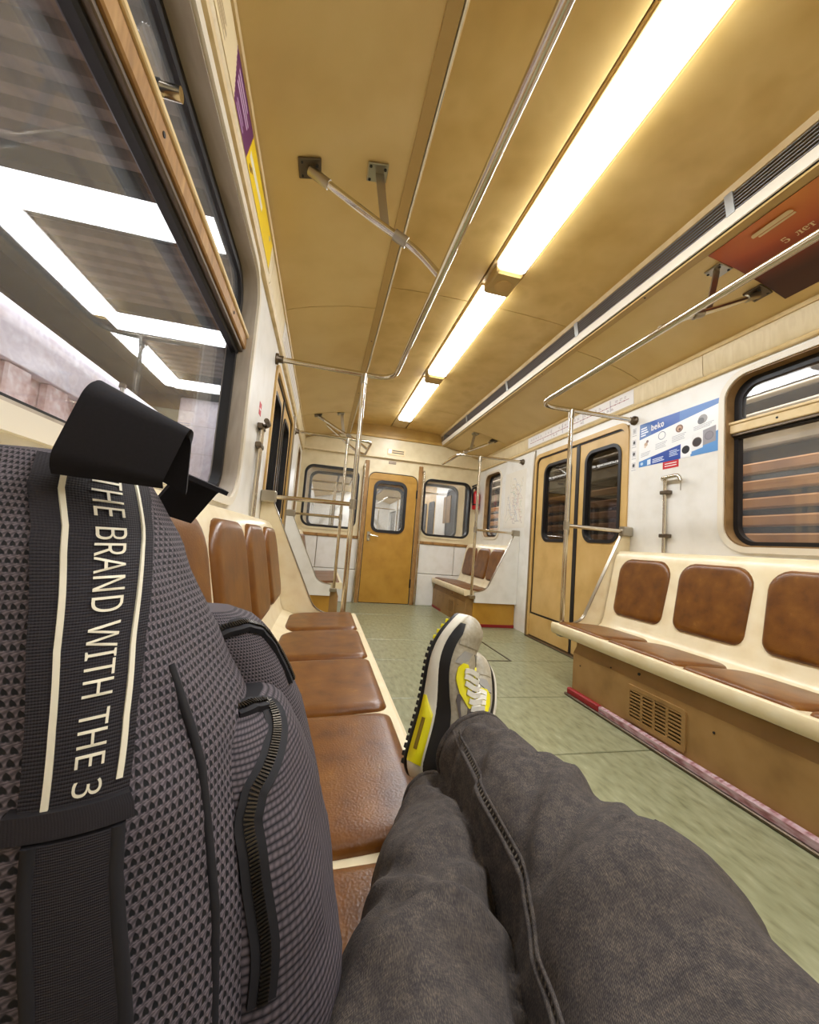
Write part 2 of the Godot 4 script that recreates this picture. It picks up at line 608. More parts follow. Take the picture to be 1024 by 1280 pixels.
func build_ceiling() -> void:
	var c := thing("ceiling", "mustard yellow laminate ceiling in wide panels with a raised middle", "ceiling", Vector3(0, 2.2, 0), "", "structure")
	put(c, "backing", Geo.new().box(Vector3(-1.42, 2.56, -5.5), Vector3(1.42, 2.62, 2.7)), M.plywood)
	var cuts := [-2.65, -1.85, 0.25, 2.35, 4.45, 5.42]
	for i in cuts.size() - 1:
		var z0: float = cuts[i] + 0.003
		var z1: float = cuts[i + 1] - 0.003
		for s: float in [-1.0, 1.0]:
			put(c, "middle_panel", Geo.new().prism(PackedVector2Array([Vector2(0.116, 2.524), Vector2(0.3, 2.52), Vector2(0.5, 2.512), Vector2(0.645, 2.50), Vector2(0.645, 2.52), Vector2(0.3, 2.54), Vector2(0.116, 2.544)]), section_xf(s), z0, z1), M.ceiling)
			put(c, "side_panel", Geo.new().prism(PackedVector2Array([Vector2(0.728, 2.338), Vector2(0.9, 2.315), Vector2(1.1, 2.268), Vector2(1.22, 2.23), Vector2(1.315, 2.185), Vector2(1.315, 2.21), Vector2(1.1, 2.292), Vector2(0.9, 2.34), Vector2(0.728, 2.36)]), section_xf(s), z0, z1), M.side_ceiling)
		put(c, "lamp_channel", Geo.new().box(Vector3(-0.10, 2.53, -z1), Vector3(0.10, 2.548, -z0)), M.trim_cream)

func build_walls() -> void:
	for s: float in [-1.0, 1.0]:
		var right := s > 0
		var w := thing("wall_right" if right else "wall_left", "white laminate side wall on the %s of the carriage" % ("right" if right else "left"), "wall", Vector3(s * WALL, 0, 0), "", "structure")
		var xf := wall_xf(s)
		var m: Material = M.white_wall
		put(w, "wall_panel", Geo.new().prism(rrect(Vector2(-2.65, 0), Vector2(-0.303, 2.2), 0.002, 1), xf, 0.0, 0.1), m)
		put(w, "wall_panel", Geo.new().holed(Vector2(-0.3, 0), Vector2(2.46, 2.2), win_loop(), xf, 0.0, 0.1), m)
		put(w, "door_header", Geo.new().prism(rrect(Vector2(2.46, 1.91), Vector2(3.79, 2.2), 0.002, 1), xf, 0.0, 0.1), m)
		put(w, "wall_panel", Geo.new().prism(rrect(Vector2(3.79, 0), Vector2(4.52, 2.2), 0.002, 1), xf, 0.0, 0.1), m)
		put(w, "wall_panel", Geo.new().holed(Vector2(4.523, 0), Vector2(5.42, 2.2), small_loop(), xf, 0.0, 0.1), m)
		put(w, "outer_skin", Geo.new().prism(rrect(Vector2(-2.65, 2.19), Vector2(5.5, 2.62), 0.002, 1), xf, 0.02, 0.12), M.side_ceiling)
	# the end wall with the door to the next car
	var e := thing("wall_far", "cream end wall of the carriage with white lower panels", "wall", Vector3(0, 0, -5.4), "", "structure")
	var ex := end_xf(5.4)
	for s: float in [-1.0, 1.0]:
		var sx := Transform3D(Basis(Vector3(s, 0, 0), Vector3.UP, Vector3(0, 0, -1)), Vector3(0, 0, -5.4))
		put(e, "upper_panel", Geo.new().holed(Vector2(0.425 if s > 0 else 0.445, 0.9), Vector2(1.31, 2.075), end_loop(s), sx, 0.0, 0.08), M.cream_wall)
		put(e, "dado_rail", Geo.new().box(Vector3(s * 0.40, 0.875, -5.43), Vector3(s * 1.31, 0.915, -5.383), 0.005), M.wood_trim)
		put(e, "lower_panel", Geo.new().box(Vector3(s * 0.425, 0.452, -5.46), Vector3(s * 0.985, 0.873, -5.396), 0.006), M.white_wall)
		put(e, "lower_panel", Geo.new().box(Vector3(s * 0.993, 0.452, -5.46), Vector3(s * 1.305, 0.873, -5.396), 0.006), M.white_wall)
		put(e, "lower_panel", Geo.new().box(Vector3(s * 0.425, 0.0, -5.46), Vector3(s * 1.305, 0.444, -5.396), 0.006), M.white_wall)
		put(e, "backing", Geo.new().box(Vector3(s * 0.41, 0.0, -5.48), Vector3(s * 1.4, 0.9, -5.44)), M.plywood)
		put(e, "door_jamb", Geo.new().box(Vector3(s * 0.362, 0.0, -5.46), Vector3(s * 0.425, 2.0, -5.385), 0.006), M.wood_trim)
	put(e, "door_head", Geo.new().box(Vector3(-0.445, 1.86, -5.47), Vector3(0.425, 2.075, -5.4), 0.003), M.cream_wall)
	put(e, "header", Geo.new().prism(PackedVector2Array([Vector2(-1.31, 2.06), Vector2(1.31, 2.06), Vector2(1.31, 2.19), Vector2(0.73, 2.335), Vector2(-0.73, 2.335), Vector2(-1.31, 2.19)]), ex, -0.035, 0.08), M.cream_wall)
	put(e, "header_lip", Geo.new().box(Vector3(-1.30, 2.05, -5.41), Vector3(1.30, 2.068, -5.355), 0.004), M.cornice)
	put(e, "crown_panel", Geo.new().box(Vector3(-0.70, 2.338, -5.48), Vector3(0.70, 2.56, -5.38), 0.004), M.mustard)
	put(e, "crown_lip", Geo.new().box(Vector3(-0.70, 2.338, -5.38), Vector3(0.70, 2.385, -5.35), 0.006), M.mustard)
	# unseen wall behind the camera, closing the car for light and reflections
	var b := thing("unseen_wall_back", "unseen cream wall closing the carriage behind the bench", "wall", Vector3(0, 0, 2.6), "", "structure")
	put(b, "panel", Geo.new().box(Vector3(-1.42, 0, 2.6), Vector3(1.42, 2.6, 2.7), 0.004), M.cream_wall)

func win_loop() -> PackedVector2Array:
	return rrect(Vector2(-0.12, 0.985), Vector2(1.74, 1.965), 0.13, 8)

func small_loop() -> PackedVector2Array:
	return rrect(Vector2(4.62, 1.035), Vector2(5.12, 1.925), 0.11, 8)

func end_loop(s: float) -> PackedVector2Array:
	return rrect(Vector2(0.455, 1.0), Vector2(1.19, 1.835), 0.12, 8) if s > 0 else rrect(Vector2(0.49, 1.0), Vector2(1.235, 1.85), 0.12, 8)

func build_windows() -> void:
	var n := 0
	for s: float in [-1.0, 1.0]:
		n += 1
		var right := s > 0
		var xf := wall_xf(s)
		var lp := win_loop()
		var w := thing("window_%d" % n, "wide %s carriage window with a hinged top light above its %s bar" % ["right-hand" if right else "left-hand", "cream" if right else "wooden"], "window", Vector3(s * WALL, 0.98, -0.8), "", "structure")
		put(w, "reveal", Geo.new().frame(grow(lp, 0.004), grow(lp, -0.012), xf, -0.004, 0.10), M.brown_reveal if right else M.alu_reveal)
		put(w, "flange", Geo.new().frame(grow(lp, 0.028), grow(lp, -0.004), xf, -0.014, 0.0), M.flange)
		put(w, "seal", Geo.new().frame(grow(lp, -0.010), grow(lp, -0.036), xf, 0.052, 0.088), M.rubber)
		var bar := put(w, "transom", Geo.new().box(Vector3(s * (WALL + 0.02), 1.642, 0.11), Vector3(s * (WALL + 0.085), 1.70, -1.73), 0.004), M.trim_cream if right else M.wood_trim, "cream bar" if right else "wooden bar with a cream lip")
		put(bar, "lip", Geo.new().box(Vector3(s * (WALL + 0.012), 1.692, 0.11), Vector3(s * (WALL + 0.03), 1.708, -1.732), 0.003), M.trim_cream)
		put(bar, "screw", Geo.new().tube(PackedVector3Array([Vector3(s * 1.324, 1.668, -1.49), Vector3(s * 1.318, 1.668, -1.49)]), 0.006, 8), M.black)
		put(bar, "screw", Geo.new().tube(PackedVector3Array([Vector3(s * 1.324, 1.668, -0.84), Vector3(s * 1.318, 1.668, -0.84)]), 0.006, 8), M.black)
		put(bar, "gasket", Geo.new().box(Vector3(s * (WALL + 0.045), 1.612, 0.11), Vector3(s * (WALL + 0.078), 1.643, -1.725), 0.006), M.rubber)
		put(bar, "gasket", Geo.new().box(Vector3(s * (WALL + 0.03), 1.626, 0.11), Vector3(s * (WALL + 0.06), 1.643, -1.728), 0.003), M.dark_steel)
		put(w, "pane", Geo.new().box(Vector3(s * 1.388, 0.985, 0.11), Vector3(s * 1.394, 1.642, -1.73)), M.pane)
		var t := put(w, "top_light", Geo.new().frame(rrect4(Vector2(-0.09, 1.706), Vector2(1.708, 1.93), [0.01, 0.01, 0.10, 0.10], 6), rrect4(Vector2(-0.066, 1.722), Vector2(1.684, 1.908), [0.01, 0.01, 0.085, 0.085], 6), xf, 0.05, 0.08), M.rubber, "black edged hinged top light")
		put(t, "top_pane", Geo.new().prism(rrect4(Vector2(-0.07, 1.72), Vector2(1.688, 1.912), [0.01, 0.01, 0.085, 0.085], 5), xf, 0.062, 0.068), M.pane)
		var l := put(w, "latch", Geo.new().tube(PackedVector3Array([Vector3(s * 1.362, 1.772, -0.845), Vector3(s * 1.30, 1.772, -0.845)]), 0.014, 14), M.chrome, "chrome window latch")
		put(l, "latch_disc", Geo.new().tube(PackedVector3Array([Vector3(s * 1.357, 1.80, -0.83), Vector3(s * 1.353, 1.80, -0.83)]), 0.058, 24), M.pane)
		put(l, "latch_lever", Geo.new().box(Vector3(s * 1.335, 1.70, -0.857), Vector3(s * 1.345, 1.772, -0.837), 0.003), M.chrome)
		put(l, "latch_collar", Geo.new().tube(PackedVector3Array([Vector3(s * 1.353, 1.772, -0.845), Vector3(s * 1.340, 1.772, -0.845)]), 0.017, 14), M.black)
	for s: float in [-1.0, 1.0]:
		n += 1
		var xf := wall_xf(s)
		var lp := small_loop()
		var w := thing("window_%d" % n, "narrow rounded window over the short %s bench" % ("right" if s > 0 else "left"), "window", Vector3(s * WALL, 1.0, -4.87), "", "structure")
		put(w, "reveal", Geo.new().frame(grow(lp, 0.004), grow(lp, -0.012), xf, -0.004, 0.10), M.brown_reveal)
		put(w, "flange", Geo.new().frame(grow(lp, 0.026), grow(lp, -0.004), xf, -0.012, 0.0), M.flange)
		put(w, "seal", Geo.new().frame(grow(lp, -0.010), grow(lp, -0.034), xf, 0.05, 0.085), M.rubber)
		put(w, "pane", Geo.new().prism(grow(lp, -0.012), xf, 0.066, 0.072), M.pane)
	for s: float in [-1.0, 1.0]:
		n += 1
		var sx := Transform3D(Basis(Vector3(s, 0, 0), Vector3.UP, Vector3(0, 0, -1)), Vector3(0, 0, -5.4))
		var lp := end_loop(s)
		var w := thing("window_%d" % n, "rounded end-wall window %s of the mustard door" % ("to the right" if s > 0 else "to the left"), "window", Vector3(s * 0.83, 1.0, -5.4), "", "structure")
		put(w, "flange", Geo.new().frame(grow(lp, 0.03), grow(lp, -0.004), sx, -0.012, 0.0), M.cream_wall)
		put(w, "seal", Geo.new().frame(grow(lp, 0.002), grow(lp, -0.028), sx, -0.016, 0.07), M.rubber)
		put(w, "pane", Geo.new().prism(grow(lp, -0.01), sx, 0.03, 0.036), M.pane)

func build_doors() -> void:
	# end door
	var d := thing("door_1", "mustard end door with a rounded black-edged window", "door", Vector3(0, 0, -5.4), "", "structure")
	var ex := end_xf(5.4)
	var hole := rrect(Vector2(-0.262, 1.0), Vector2(0.20, 1.72), 0.10, 8)
	put(d, "leaf", Geo.new().holed(Vector2(-0.352, 0.012), Vector2(0.352, 1.74), hole, ex, 0.0, 0.05), M.door_mustard)
	put(d, "leaf_top", Geo.new().prism(rrect4(Vector2(-0.352, 1.735), Vector2(0.352, 1.835), [0.003, 0.003, 0.095, 0.095], 8), ex, 0.0, 0.05), M.door_mustard)
	put(d, "door_gasket", Geo.new().frame(rrect4(Vector2(-0.364, 0.0), Vector2(0.364, 1.848), [0.003, 0.003, 0.105, 0.105], 8), rrect4(Vector2(-0.352, 0.012), Vector2(0.352, 1.835), [0.003, 0.003, 0.095, 0.095], 8), ex, 0.004, 0.06), M.rubber)
	put(d, "surround", Geo.new().frame(rrect4(Vector2(-0.42, -0.002), Vector2(0.42, 1.90), [0.003, 0.003, 0.15, 0.15], 8), rrect4(Vector2(-0.362, 0.0), Vector2(0.362, 1.846), [0.003, 0.003, 0.105, 0.105], 8), ex, -0.01, 0.05), M.cream_wall)
	put(d, "window_seal", Geo.new().frame(grow(hole, 0.012), grow(hole, -0.03), ex, -0.012, 0.05), M.rubber)
	put(d, "window_pane", Geo.new().prism(grow(hole, -0.02), ex, 0.02, 0.026), M.pane)
	var h := put(d, "handle", Geo.new().tube(bend([Vector3(-0.29, 0.945, -5.40), Vector3(-0.29, 0.945, -5.345), Vector3(-0.16, 0.93, -5.345)], 0.02), 0.011, 8), M.chrome, "chrome lever handle")
	put(h, "lock_plate", Geo.new().box(Vector3(-0.315, 0.86, -5.40), Vector3(-0.27, 0.99, -5.39), 0.004), M.steel)
	put(h, "lock_barrel", Geo.new().tube(PackedVector3Array([Vector3(-0.292, 0.885, -5.392), Vector3(-0.292, 0.885, -5.372)]), 0.012, 10), M.chrome)
	for y: float in [0.3, 1.58]:
		put(d, "hinge", Geo.new().tube(PackedVector3Array([Vector3(0.357, y - 0.06, -5.394), Vector3(0.357, y + 0.06, -5.394)]), 0.012, 8), M.black)
	for s: float in [-1.0, 1.0]:
		var p := thing("grab_pole", "chrome upright grab pole on the %s of the mustard end door" % ("right" if s > 0 else "left"), "handrail", Vector3(s * 0.43, 0.0, -5.34), "end door grab poles")
		put(p, "pole", Geo.new().tube(PackedVector3Array([Vector3(s * 0.43, 0.0, -5.335), Vector3(s * 0.43, 1.93, -5.335)]), 0.013, 10), M.chrome)
		for y: float in [0.03, 0.97, 1.91]:
			put(p, "bracket", Geo.new().tube(PackedVector3Array([Vector3(s * 0.43, y, -5.335), Vector3(s * 0.43, y, -5.40)]), 0.012, 8), M.steel)
	# sliding side doors
	var k := 1
	for s: float in [1.0, -1.0]:
		k += 1
		var sd := thing("door_%d" % k, "tan double sliding door in the %s side wall" % ("right" if s > 0 else "left"), "door", Vector3(s * WALL, 0, -3.12), "", "structure")
		var xf := wall_xf(s)
		for leaf in 2:
			var z0 := 2.49 if leaf == 0 else 3.09
			var z1 := 3.055 if leaf == 0 else 3.76
			var hl := rrect(Vector2(2.55, 1.0), Vector2(2.97, 1.80), 0.10, 8) if leaf == 0 else rrect(Vector2(3.17, 1.0), Vector2(3.62, 1.80), 0.10, 8)
			var lf := put(sd, "leaf", Geo.new().holed(Vector2(z0, 0.02), Vector2(z1, 1.895), hl, xf, 0.012, 0.055), M.door_tan)
			put(lf, "window_seal", Geo.new().frame(grow(hl, 0.006), grow(hl, -0.022), xf, 0.004, 0.06), M.rubber)
			put(lf, "window_pane", Geo.new().prism(grow(hl, -0.014), xf, 0.03, 0.036), M.dark_pane)
			put(lf, "kick_plate", Geo.new().prism(rrect(Vector2(z0 + 0.003, 0.018), Vector2(z1 - 0.003, 0.235), 0.004, 2), xf, 0.0, 0.02), M.door_tan)
			put(lf, "kick_seam", Geo.new().prism(rrect(Vector2(z0, 0.235), Vector2(z1, 0.252), 0.004, 2), xf, 0.003, 0.02), M.rubber)
		put(sd, "meeting_seal", Geo.new().prism(rrect(Vector2(3.05, 0.0), Vector2(3.095, 1.90), 0.006, 2), xf, 0.004, 0.06), M.rubber)
		put(sd, "frame", Geo.new().frame(rrect4(Vector2(2.455, -0.02), Vector2(3.80, 1.94), [0.003, 0.003, 0.09, 0.09], 6), rrect4(Vector2(2.492, -0.01), Vector2(3.757, 1.90), [0.003, 0.003, 0.07, 0.07], 6), xf, -0.012, 0.03), M.door_tan)
		put(sd, "seal", Geo.new().frame(rrect4(Vector2(2.48, 0.0), Vector2(3.77, 1.91), [0.003, 0.003, 0.07, 0.07], 6), rrect4(Vector2(2.50, 0.006), Vector2(3.75, 1.888), [0.003, 0.003, 0.06, 0.06], 6), xf, 0.002, 0.05), M.rubber)
		put(sd, "jamb_strip", Geo.new().box(Vector3(s * 1.272, 0.0, -3.785), Vector3(s * 1.30, 2.0, -3.80), 0.003), M.steel)
		put(sd, "threshold", Geo.new().box(Vector3(s * 1.25, 0.0, -2.49), Vector3(s * 1.36, 0.012, -3.76), 0.003), M.dark_steel)
		put(sd, "outer_skin", Geo.new().box(Vector3(s * 1.355, -0.05, -2.46), Vector3(s * 1.36, 0.95, -3.79)), M.side_ceiling)

# ---------------------------------------------------------------- lamps, vents, cornice
func build_lamps() -> void:
	var spots := [[-2.15, -0.8, "rearmost white lamp strip of the ceiling row"], [-0.6, 0.42, "short white lamp strip straight above the bench"], [0.62, 1.95, "nearest long white lamp strip on the ceiling"], [2.16, 3.43, "middle white lamp strip on the ceiling"], [3.6, 4.9, "farthest white lamp strip, by the end wall"]]
	for i in spots.size():
		var z0: float = spots[i][0]
		var z1: float = spots[i][1]
		var l := thing("ceiling_lamp", spots[i][2], "lamp", Vector3(0, 2.53, -(z0 + z1) * 0.5), "ceiling lamp row")
		put(l, "base", Geo.new().box(Vector3(-0.098, 2.518, -z1), Vector3(0.09, 2.532, -z0), 0.002), M.lamp_box)
		put(l, "diffuser", Geo.new().prism(PackedVector2Array([Vector2(-0.09, 2.52), Vector2(-0.088, 2.488), Vector2(-0.075, 2.478), Vector2(0.07, 2.478), Vector2(0.083, 2.488), Vector2(0.085, 2.52)]), section_xf(1.0), z0 + 0.004, z1 - 0.004), M.lamp_glow, "glowing white diffuser")
		if i < 4:
			var zz: float = spots[i + 1][0]
			var b := put(l, "end_box", Geo.new().box(Vector3(-0.085, 2.462, -zz + 0.003), Vector3(0.08, 2.53, -z1 - 0.003), 0.012), M.lamp_box, "tan end box with a round cap")
			put(b, "cap", Geo.new().tube(PackedVector3Array([Vector3(0, 2.463, -(zz + z1) * 0.5), Vector3(0, 2.458, -(zz + z1) * 0.5)]), 0.05, 20), M.door_tan)
		area_light(l, Vector3(0, 2.474, -(z0 + z1) * 0.5), Vector2(0.15, z1 - z0 - 0.02), 1.4 * (z1 - z0) / 1.33, Color(0.965, 0.98, 1.0))

func build_vents() -> void:
	for s: float in [-1.0, 1.0]:
		var w := thing("vent_grille", "long black slatted vent along the %s edge of the raised ceiling" % ("right" if s > 0 else "left"), "vent", Vector3(s * 0.68, 2.33, -1.4), "ceiling vents")
		var sx := section_xf(s)
		put(w, "upper_trim", Geo.new().prism(PackedVector2Array([Vector2(0.638, 2.508), Vector2(0.650, 2.474), Vector2(0.665, 2.474), Vector2(0.665, 2.52)]), sx, -2.6, 5.39), M.trim_cream)
		put(w, "lower_trim", Geo.new().prism(PackedVector2Array([Vector2(0.664, 2.392), Vector2(0.671, 2.346), Vector2(0.677, 2.344), Vector2(0.678, 2.350), Vector2(0.677, 2.392)]), sx, -2.6, 5.39), M.flange)
		put(w, "flange", Geo.new().prism(PackedVector2Array([Vector2(0.684, 2.341), Vector2(0.684, 2.331), Vector2(0.728, 2.331), Vector2(0.731, 2.345), Vector2(0.692, 2.347)]), sx, -2.6, 5.39), M.lamp_box)
		put(w, "duct", Geo.new().prism(PackedVector2Array([Vector2(0.86, 2.345), Vector2(0.86, 2.55), Vector2(0.88, 2.55), Vector2(0.88, 2.345)]), sx, -2.6, 5.39), M.duct)
		for i in 6:
			var y := 2.400 + i * 0.0135
			var x := 0.667 - i * 0.0025
			put(w, "slat", Geo.new().prism(PackedVector2Array([Vector2(x, y), Vector2(x, y + 0.0028), Vector2(x + 0.005, y + 0.0028), Vector2(x + 0.005, y)]), sx, -2.6, 5.385), M.vent_slat)
		for zf: float in [-1.9, -0.85, 0.17, 1.21, 2.24, 3.27, 4.32]:
			put(w, "clip", Geo.new().prism(PackedVector2Array([Vector2(0.662, 2.388), Vector2(0.646, 2.478), Vector2(0.651, 2.478), Vector2(0.668, 2.388)]), sx, zf, zf + 0.035), M.vent_clip)
		for zf: float in [-1.35, -0.3, 0.7, 1.72, 2.75, 3.8, 4.8]:
			put(w, "screw", Geo.new().tube(PackedVector3Array([Vector3(s * 0.703, 2.333, -zf), Vector3(s * 0.703, 2.330, -zf)]), 0.006, 8), M.black)

func build_cornices() -> void:
	var n := 0
	for s: float in [-1.0, 1.0]:
		n += 1
		var c := thing("trim_%d" % n, "cream wood-grain cornice panels along the top of the %s wall" % ("right" if s > 0 else "left"), "cornice", Vector3(s * WALL, 2.03, -1.4), "", "structure")
		var cuts := [-2.6, -1.0, 0.3, 1.86, 4.0, 5.36]
		for i in cuts.size() - 1:
			put(c, "cornice_panel", Geo.new().prism(PackedVector2Array([Vector2(1.303, 2.035), Vector2(1.285, 2.038), Vector2(1.276, 2.05), Vector2(1.270, 2.172), Vector2(1.303, 2.176)]), section_xf(s), cuts[i] + 0.002, cuts[i + 1] - 0.002), M.cornice)
		put(c, "top_bead", Geo.new().prism(PackedVector2Array([Vector2(1.31, 2.172), Vector2(1.262, 2.172), Vector2(1.258, 2.182), Vector2(1.262, 2.196), Vector2(1.275, 2.20), Vector2(1.31, 2.20)]), section_xf(s), -2.6, 5.36), M.trim_cream)
		put(c, "lower_bead", Geo.new().prism(PackedVector2Array([Vector2(1.303, 2.012), Vector2(1.281, 2.014), Vector2(1.277, 2.024), Vector2(1.281, 2.035), Vector2(1.303, 2.037)]), section_xf(s), -2.6, 5.36), M.trim_cream)

# ---------------------------------------------------------------- benches
func bench(s: float, zn: float, zfar: float, starts: Array, called: String, label: String, far_end: bool, panel_at: float, panel_mat: Material, kick_far: float) -> void:
	var b := thing(called, label, "bench", Vector3(s * 0.98, 0, -(zn + zfar) * 0.5), "carriage benches")
	var sx := section_xf(s)
	var prof := PackedVector2Array([Vector2(0.72, 0.345), Vector2(0.69, 0.335), Vector2(0.679, 0.340), Vector2(0.672, 0.352), Vector2(0.670, 0.392), Vector2(0.674, 0.403), Vector2(0.684, 0.408), Vector2(0.71, 0.404), Vector2(0.88, 0.388), Vector2(1.0, 0.384), Vector2(1.045, 0.392), Vector2(1.07, 0.415), Vector2(1.085, 0.45), Vector2(1.165, 0.86), Vector2(1.18, 0.905), Vector2(1.198, 0.928), Vector2(1.225, 0.935), Vector2(1.298, 0.935), Vector2(1.298, 0.345)])
	var bk := 0.04 if s < 0.0 and far_end else 0.0
	for i in prof.size():
		if prof[i].x >= 1.045 and prof[i].x < 1.29: prof[i].x += bk
	put(b, "shell", Geo.new().prism(prof, sx, zn, zfar), M.shell, "cream moulded shell")
	# cushions
	var bdir := Vector2(1.165 - 1.085, 0.86 - 0.45).normalized()
	for st: float in starts:
		var sxf := Transform3D(Basis(Vector3(0, 0, -1), Vector3(s * 0.998, -0.055, 0).normalized(), Vector3(s * 0.055, 0.998, 0)), Vector3(s * 0.70, 0.4055, 0))
		put(b, "seat_cushion", Geo.new().pillow(rrect4(Vector2(st - 0.433, 0.0), Vector2(st, 0.37), [0.03, 0.03, 0.09, 0.09], 5), sxf, 0.017, 0.035), M.leather)
		var bxf := Transform3D(Basis(Vector3(0, 0, -1), Vector3(s * bdir.x, bdir.y, 0), Vector3(-s * bdir.y, bdir.x, 0)), Vector3(s * (1.0905 + bk), 0.478 + bk * 0.3, 0))
		var o := PackedVector2Array()
		for p in rrect4(Vector2(st - 0.45, 0.02), Vector2(st - 0.045, 0.395), [0.05, 0.05, 0.085, 0.085], 5):
			var u := (p.x - (st - 0.2475)) / 0.2025
			o.append(Vector2(st - 0.2475 + u * (0.19 + 0.0125 * (p.y / 0.395)), p.y + (0.022 * (1.0 - u * u) if p.y > 0.2 else -0.006 * (1.0 - u * u))))
		put(b, "back_cushion", Geo.new().pillow(o, bxf, 0.02, 0.04), M.leather)
	# box under the seat
	var g0 := 1.42 if far_end else 4.45
	var gw := 0.33 if far_end else 0.2
	put(b, "kick_box", Geo.new().prism(PackedVector2Array([Vector2(0.82, 0.34), Vector2(0.82, 0.0), Vector2(1.29, 0.0), Vector2(1.29, 0.34)]), sx, zn + 0.03, kick_far - 0.01), M.kick)
	put(b, "kick_panel", Geo.new().holed(Vector2(zn + 0.02, 0.0), Vector2(kick_far, 0.262), rrect(Vector2(g0 + 0.018, 0.072), Vector2(g0 + gw - 0.018, 0.218), 0.004, 3), wall_xf(s, 0.702), 0.0, 0.012), M.kick)
	put(b, "kick_slope", Geo.new().prism(PackedVector2Array([Vector2(0.725, 0.345), Vector2(0.722, 0.30), Vector2(0.702, 0.262), Vector2(0.714, 0.258), Vector2(0.735, 0.30), Vector2(0.74, 0.345)]), sx, zn + 0.02, kick_far), M.kick)
	put(b, "kick_end", Geo.new().prism(PackedVector2Array([Vector2(0.705, 0.0), Vector2(0.705, 0.262), Vector2(0.725, 0.30), Vector2(0.728, 0.345), Vector2(1.29, 0.345), Vector2(1.29, 0.0)]), sx, kick_far - 0.012, kick_far - 0.001), M.kick)
	put(b, "kick_end", Geo.new().prism(PackedVector2Array([Vector2(0.705, 0.0), Vector2(0.705, 0.262), Vector2(0.725, 0.30), Vector2(0.728, 0.345), Vector2(1.29, 0.345), Vector2(1.29, 0.0)]), sx, zn + 0.021, zn + 0.032), M.kick)
	var gr := put(b, "grille", Geo.new().frame(rrect(Vector2(g0, 0.055), Vector2(g0 + gw, 0.235), 0.012, 3), rrect(Vector2(g0 + 0.02, 0.075), Vector2(g0 + gw - 0.02, 0.215), 0.004, 3), wall_xf(s, 0.7), -0.006, 0.006), M.kick, "vent grille of short slots")
	var bars := Geo.new()
	for i in 9:
		var y := 0.0765 + i * 0.0166
		bars.box(Vector3(s * 0.695, y - 0.0038, -g0 - 0.018), Vector3(s * 0.7003, y + 0.0038, -g0 - gw + 0.018))
	for i in 3:
		var z := g0 + 0.02 + (gw - 0.04) * (i + 1) / 4.0
		bars.box(Vector3(s * 0.6945, 0.072, -z - 0.007), Vector3(s * 0.7003, 0.218, -z + 0.007))
	put(gr, "grille_bars", bars, M.kick)
	for p: Array in [[g0 + gw - 0.05, 0.295, 0.008], [g0 + gw + 0.13, 0.27, 0.004], [g0 + gw + 0.38, 0.2, 0.004], [g0 - 0.12, 0.2, 0.005]]:
		if p[0] < kick_far - 0.03:
			var px: float = 0.702 if p[1] < 0.262 else 0.702 + (p[1] - 0.262) * 0.526
			put(b, "screw", Geo.new().tube(PackedVector3Array([Vector3(s * (px + 0.002), p[1], -p[0]), Vector3(s * (px - 0.003), p[1], -p[0])]), p[2] + 0.0, 8), M.black)
	# the partition at the door end
	var ol := PackedVector2Array([Vector2(1.298, 0.30 if far_end else 0.27), Vector2(1.298, 1.11), Vector2(1.255, 1.11), Vector2(1.235, 1.06)])
	for i in 9:
		var t := i / 8.0
		ol.append(Vector2(1.235, 1.06).lerp(Vector2(0.95, 0.46), t))
	for i in range(1, 7):
		var t := i / 6.0
		ol.append(Vector2(0.95, 0.46).lerp(Vector2(0.915, 0.395), t).lerp(Vector2(0.915, 0.395).lerp(Vector2(0.80, 0.385), t), t))
	ol.append(Vector2(0.79, 0.385))
	ol.append(Vector2(0.79, 0.33 if far_end else 0.27))
	var pt := put(b, "end_panel", Geo.new().prism(ol, sx, panel_at, panel_at + 0.022), panel_mat, "slanting end panel with a metal edge")
	var path := PackedVector3Array()
	for i in range(2, ol.size() - 1):
		path.append(Vector3(s * (ol[i].x - 0.002), ol[i].y + 0.003, -panel_at - 0.011))
	var sides := PackedVector3Array([Vector3(0, 0, 1)])
	put(pt, "metal_edge", Geo.new().band(path, sides, 0.028, 0.005), M.steel)
	put(b, "base_skirt", Geo.new().box(Vector3(s * 0.698, 0.0, -zn - 0.05 if false else -kick_far + 0.4), Vector3(s * 0.7022, 0.03, -kick_far)), M.red_skirt)

func build_benches(s: float) -> void:
	var nm := "right" if s > 0 else "left"
	var st := []
	var first := 2.385 if s > 0 else 2.43
	for i in 7: st.append(first - 0.463 * i)
	bench(s, -0.95, 2.41 if s > 0 else 2.44, st, "long_bench", "long cream bench with brown leather pads along the %s wall" % nm if s > 0 else "long cream bench with brown pads under the feet and backpack", true, 2.42 if s > 0 else 2.45, M.shell, 2.2)
	var st2 := []
	for i in 2: st2.append(5.0 - 0.463 * i)
	st2[0] = 5.02
	bench(s, 4.08, 5.375, [5.36, 4.94, 4.535], "short_bench", "short cream bench beyond the doors, %s of the mustard end door" % ("right" if s > 0 else "left"), false, 4.055, M.white_wall, 5.37)
	# mustard box face under the near end of the short bench
	var k := thing("bench_box", "mustard box front below the white end panel of the short %s bench" % nm, "box", Vector3(s * 1.0, 0, -4.09), "short bench boxes")
	put(k, "face", Geo.new().box(Vector3(s * 0.79, 0.03, -4.085), Vector3(s * 1.297, 0.27, -4.098), 0.003), M.door_mustard)
	put(k, "skirt", Geo.new().box(Vector3(s * 0.79, 0.0, -4.078), Vector3(s * 1.297, 0.034, -4.098), 0.003), M.red_skirt)

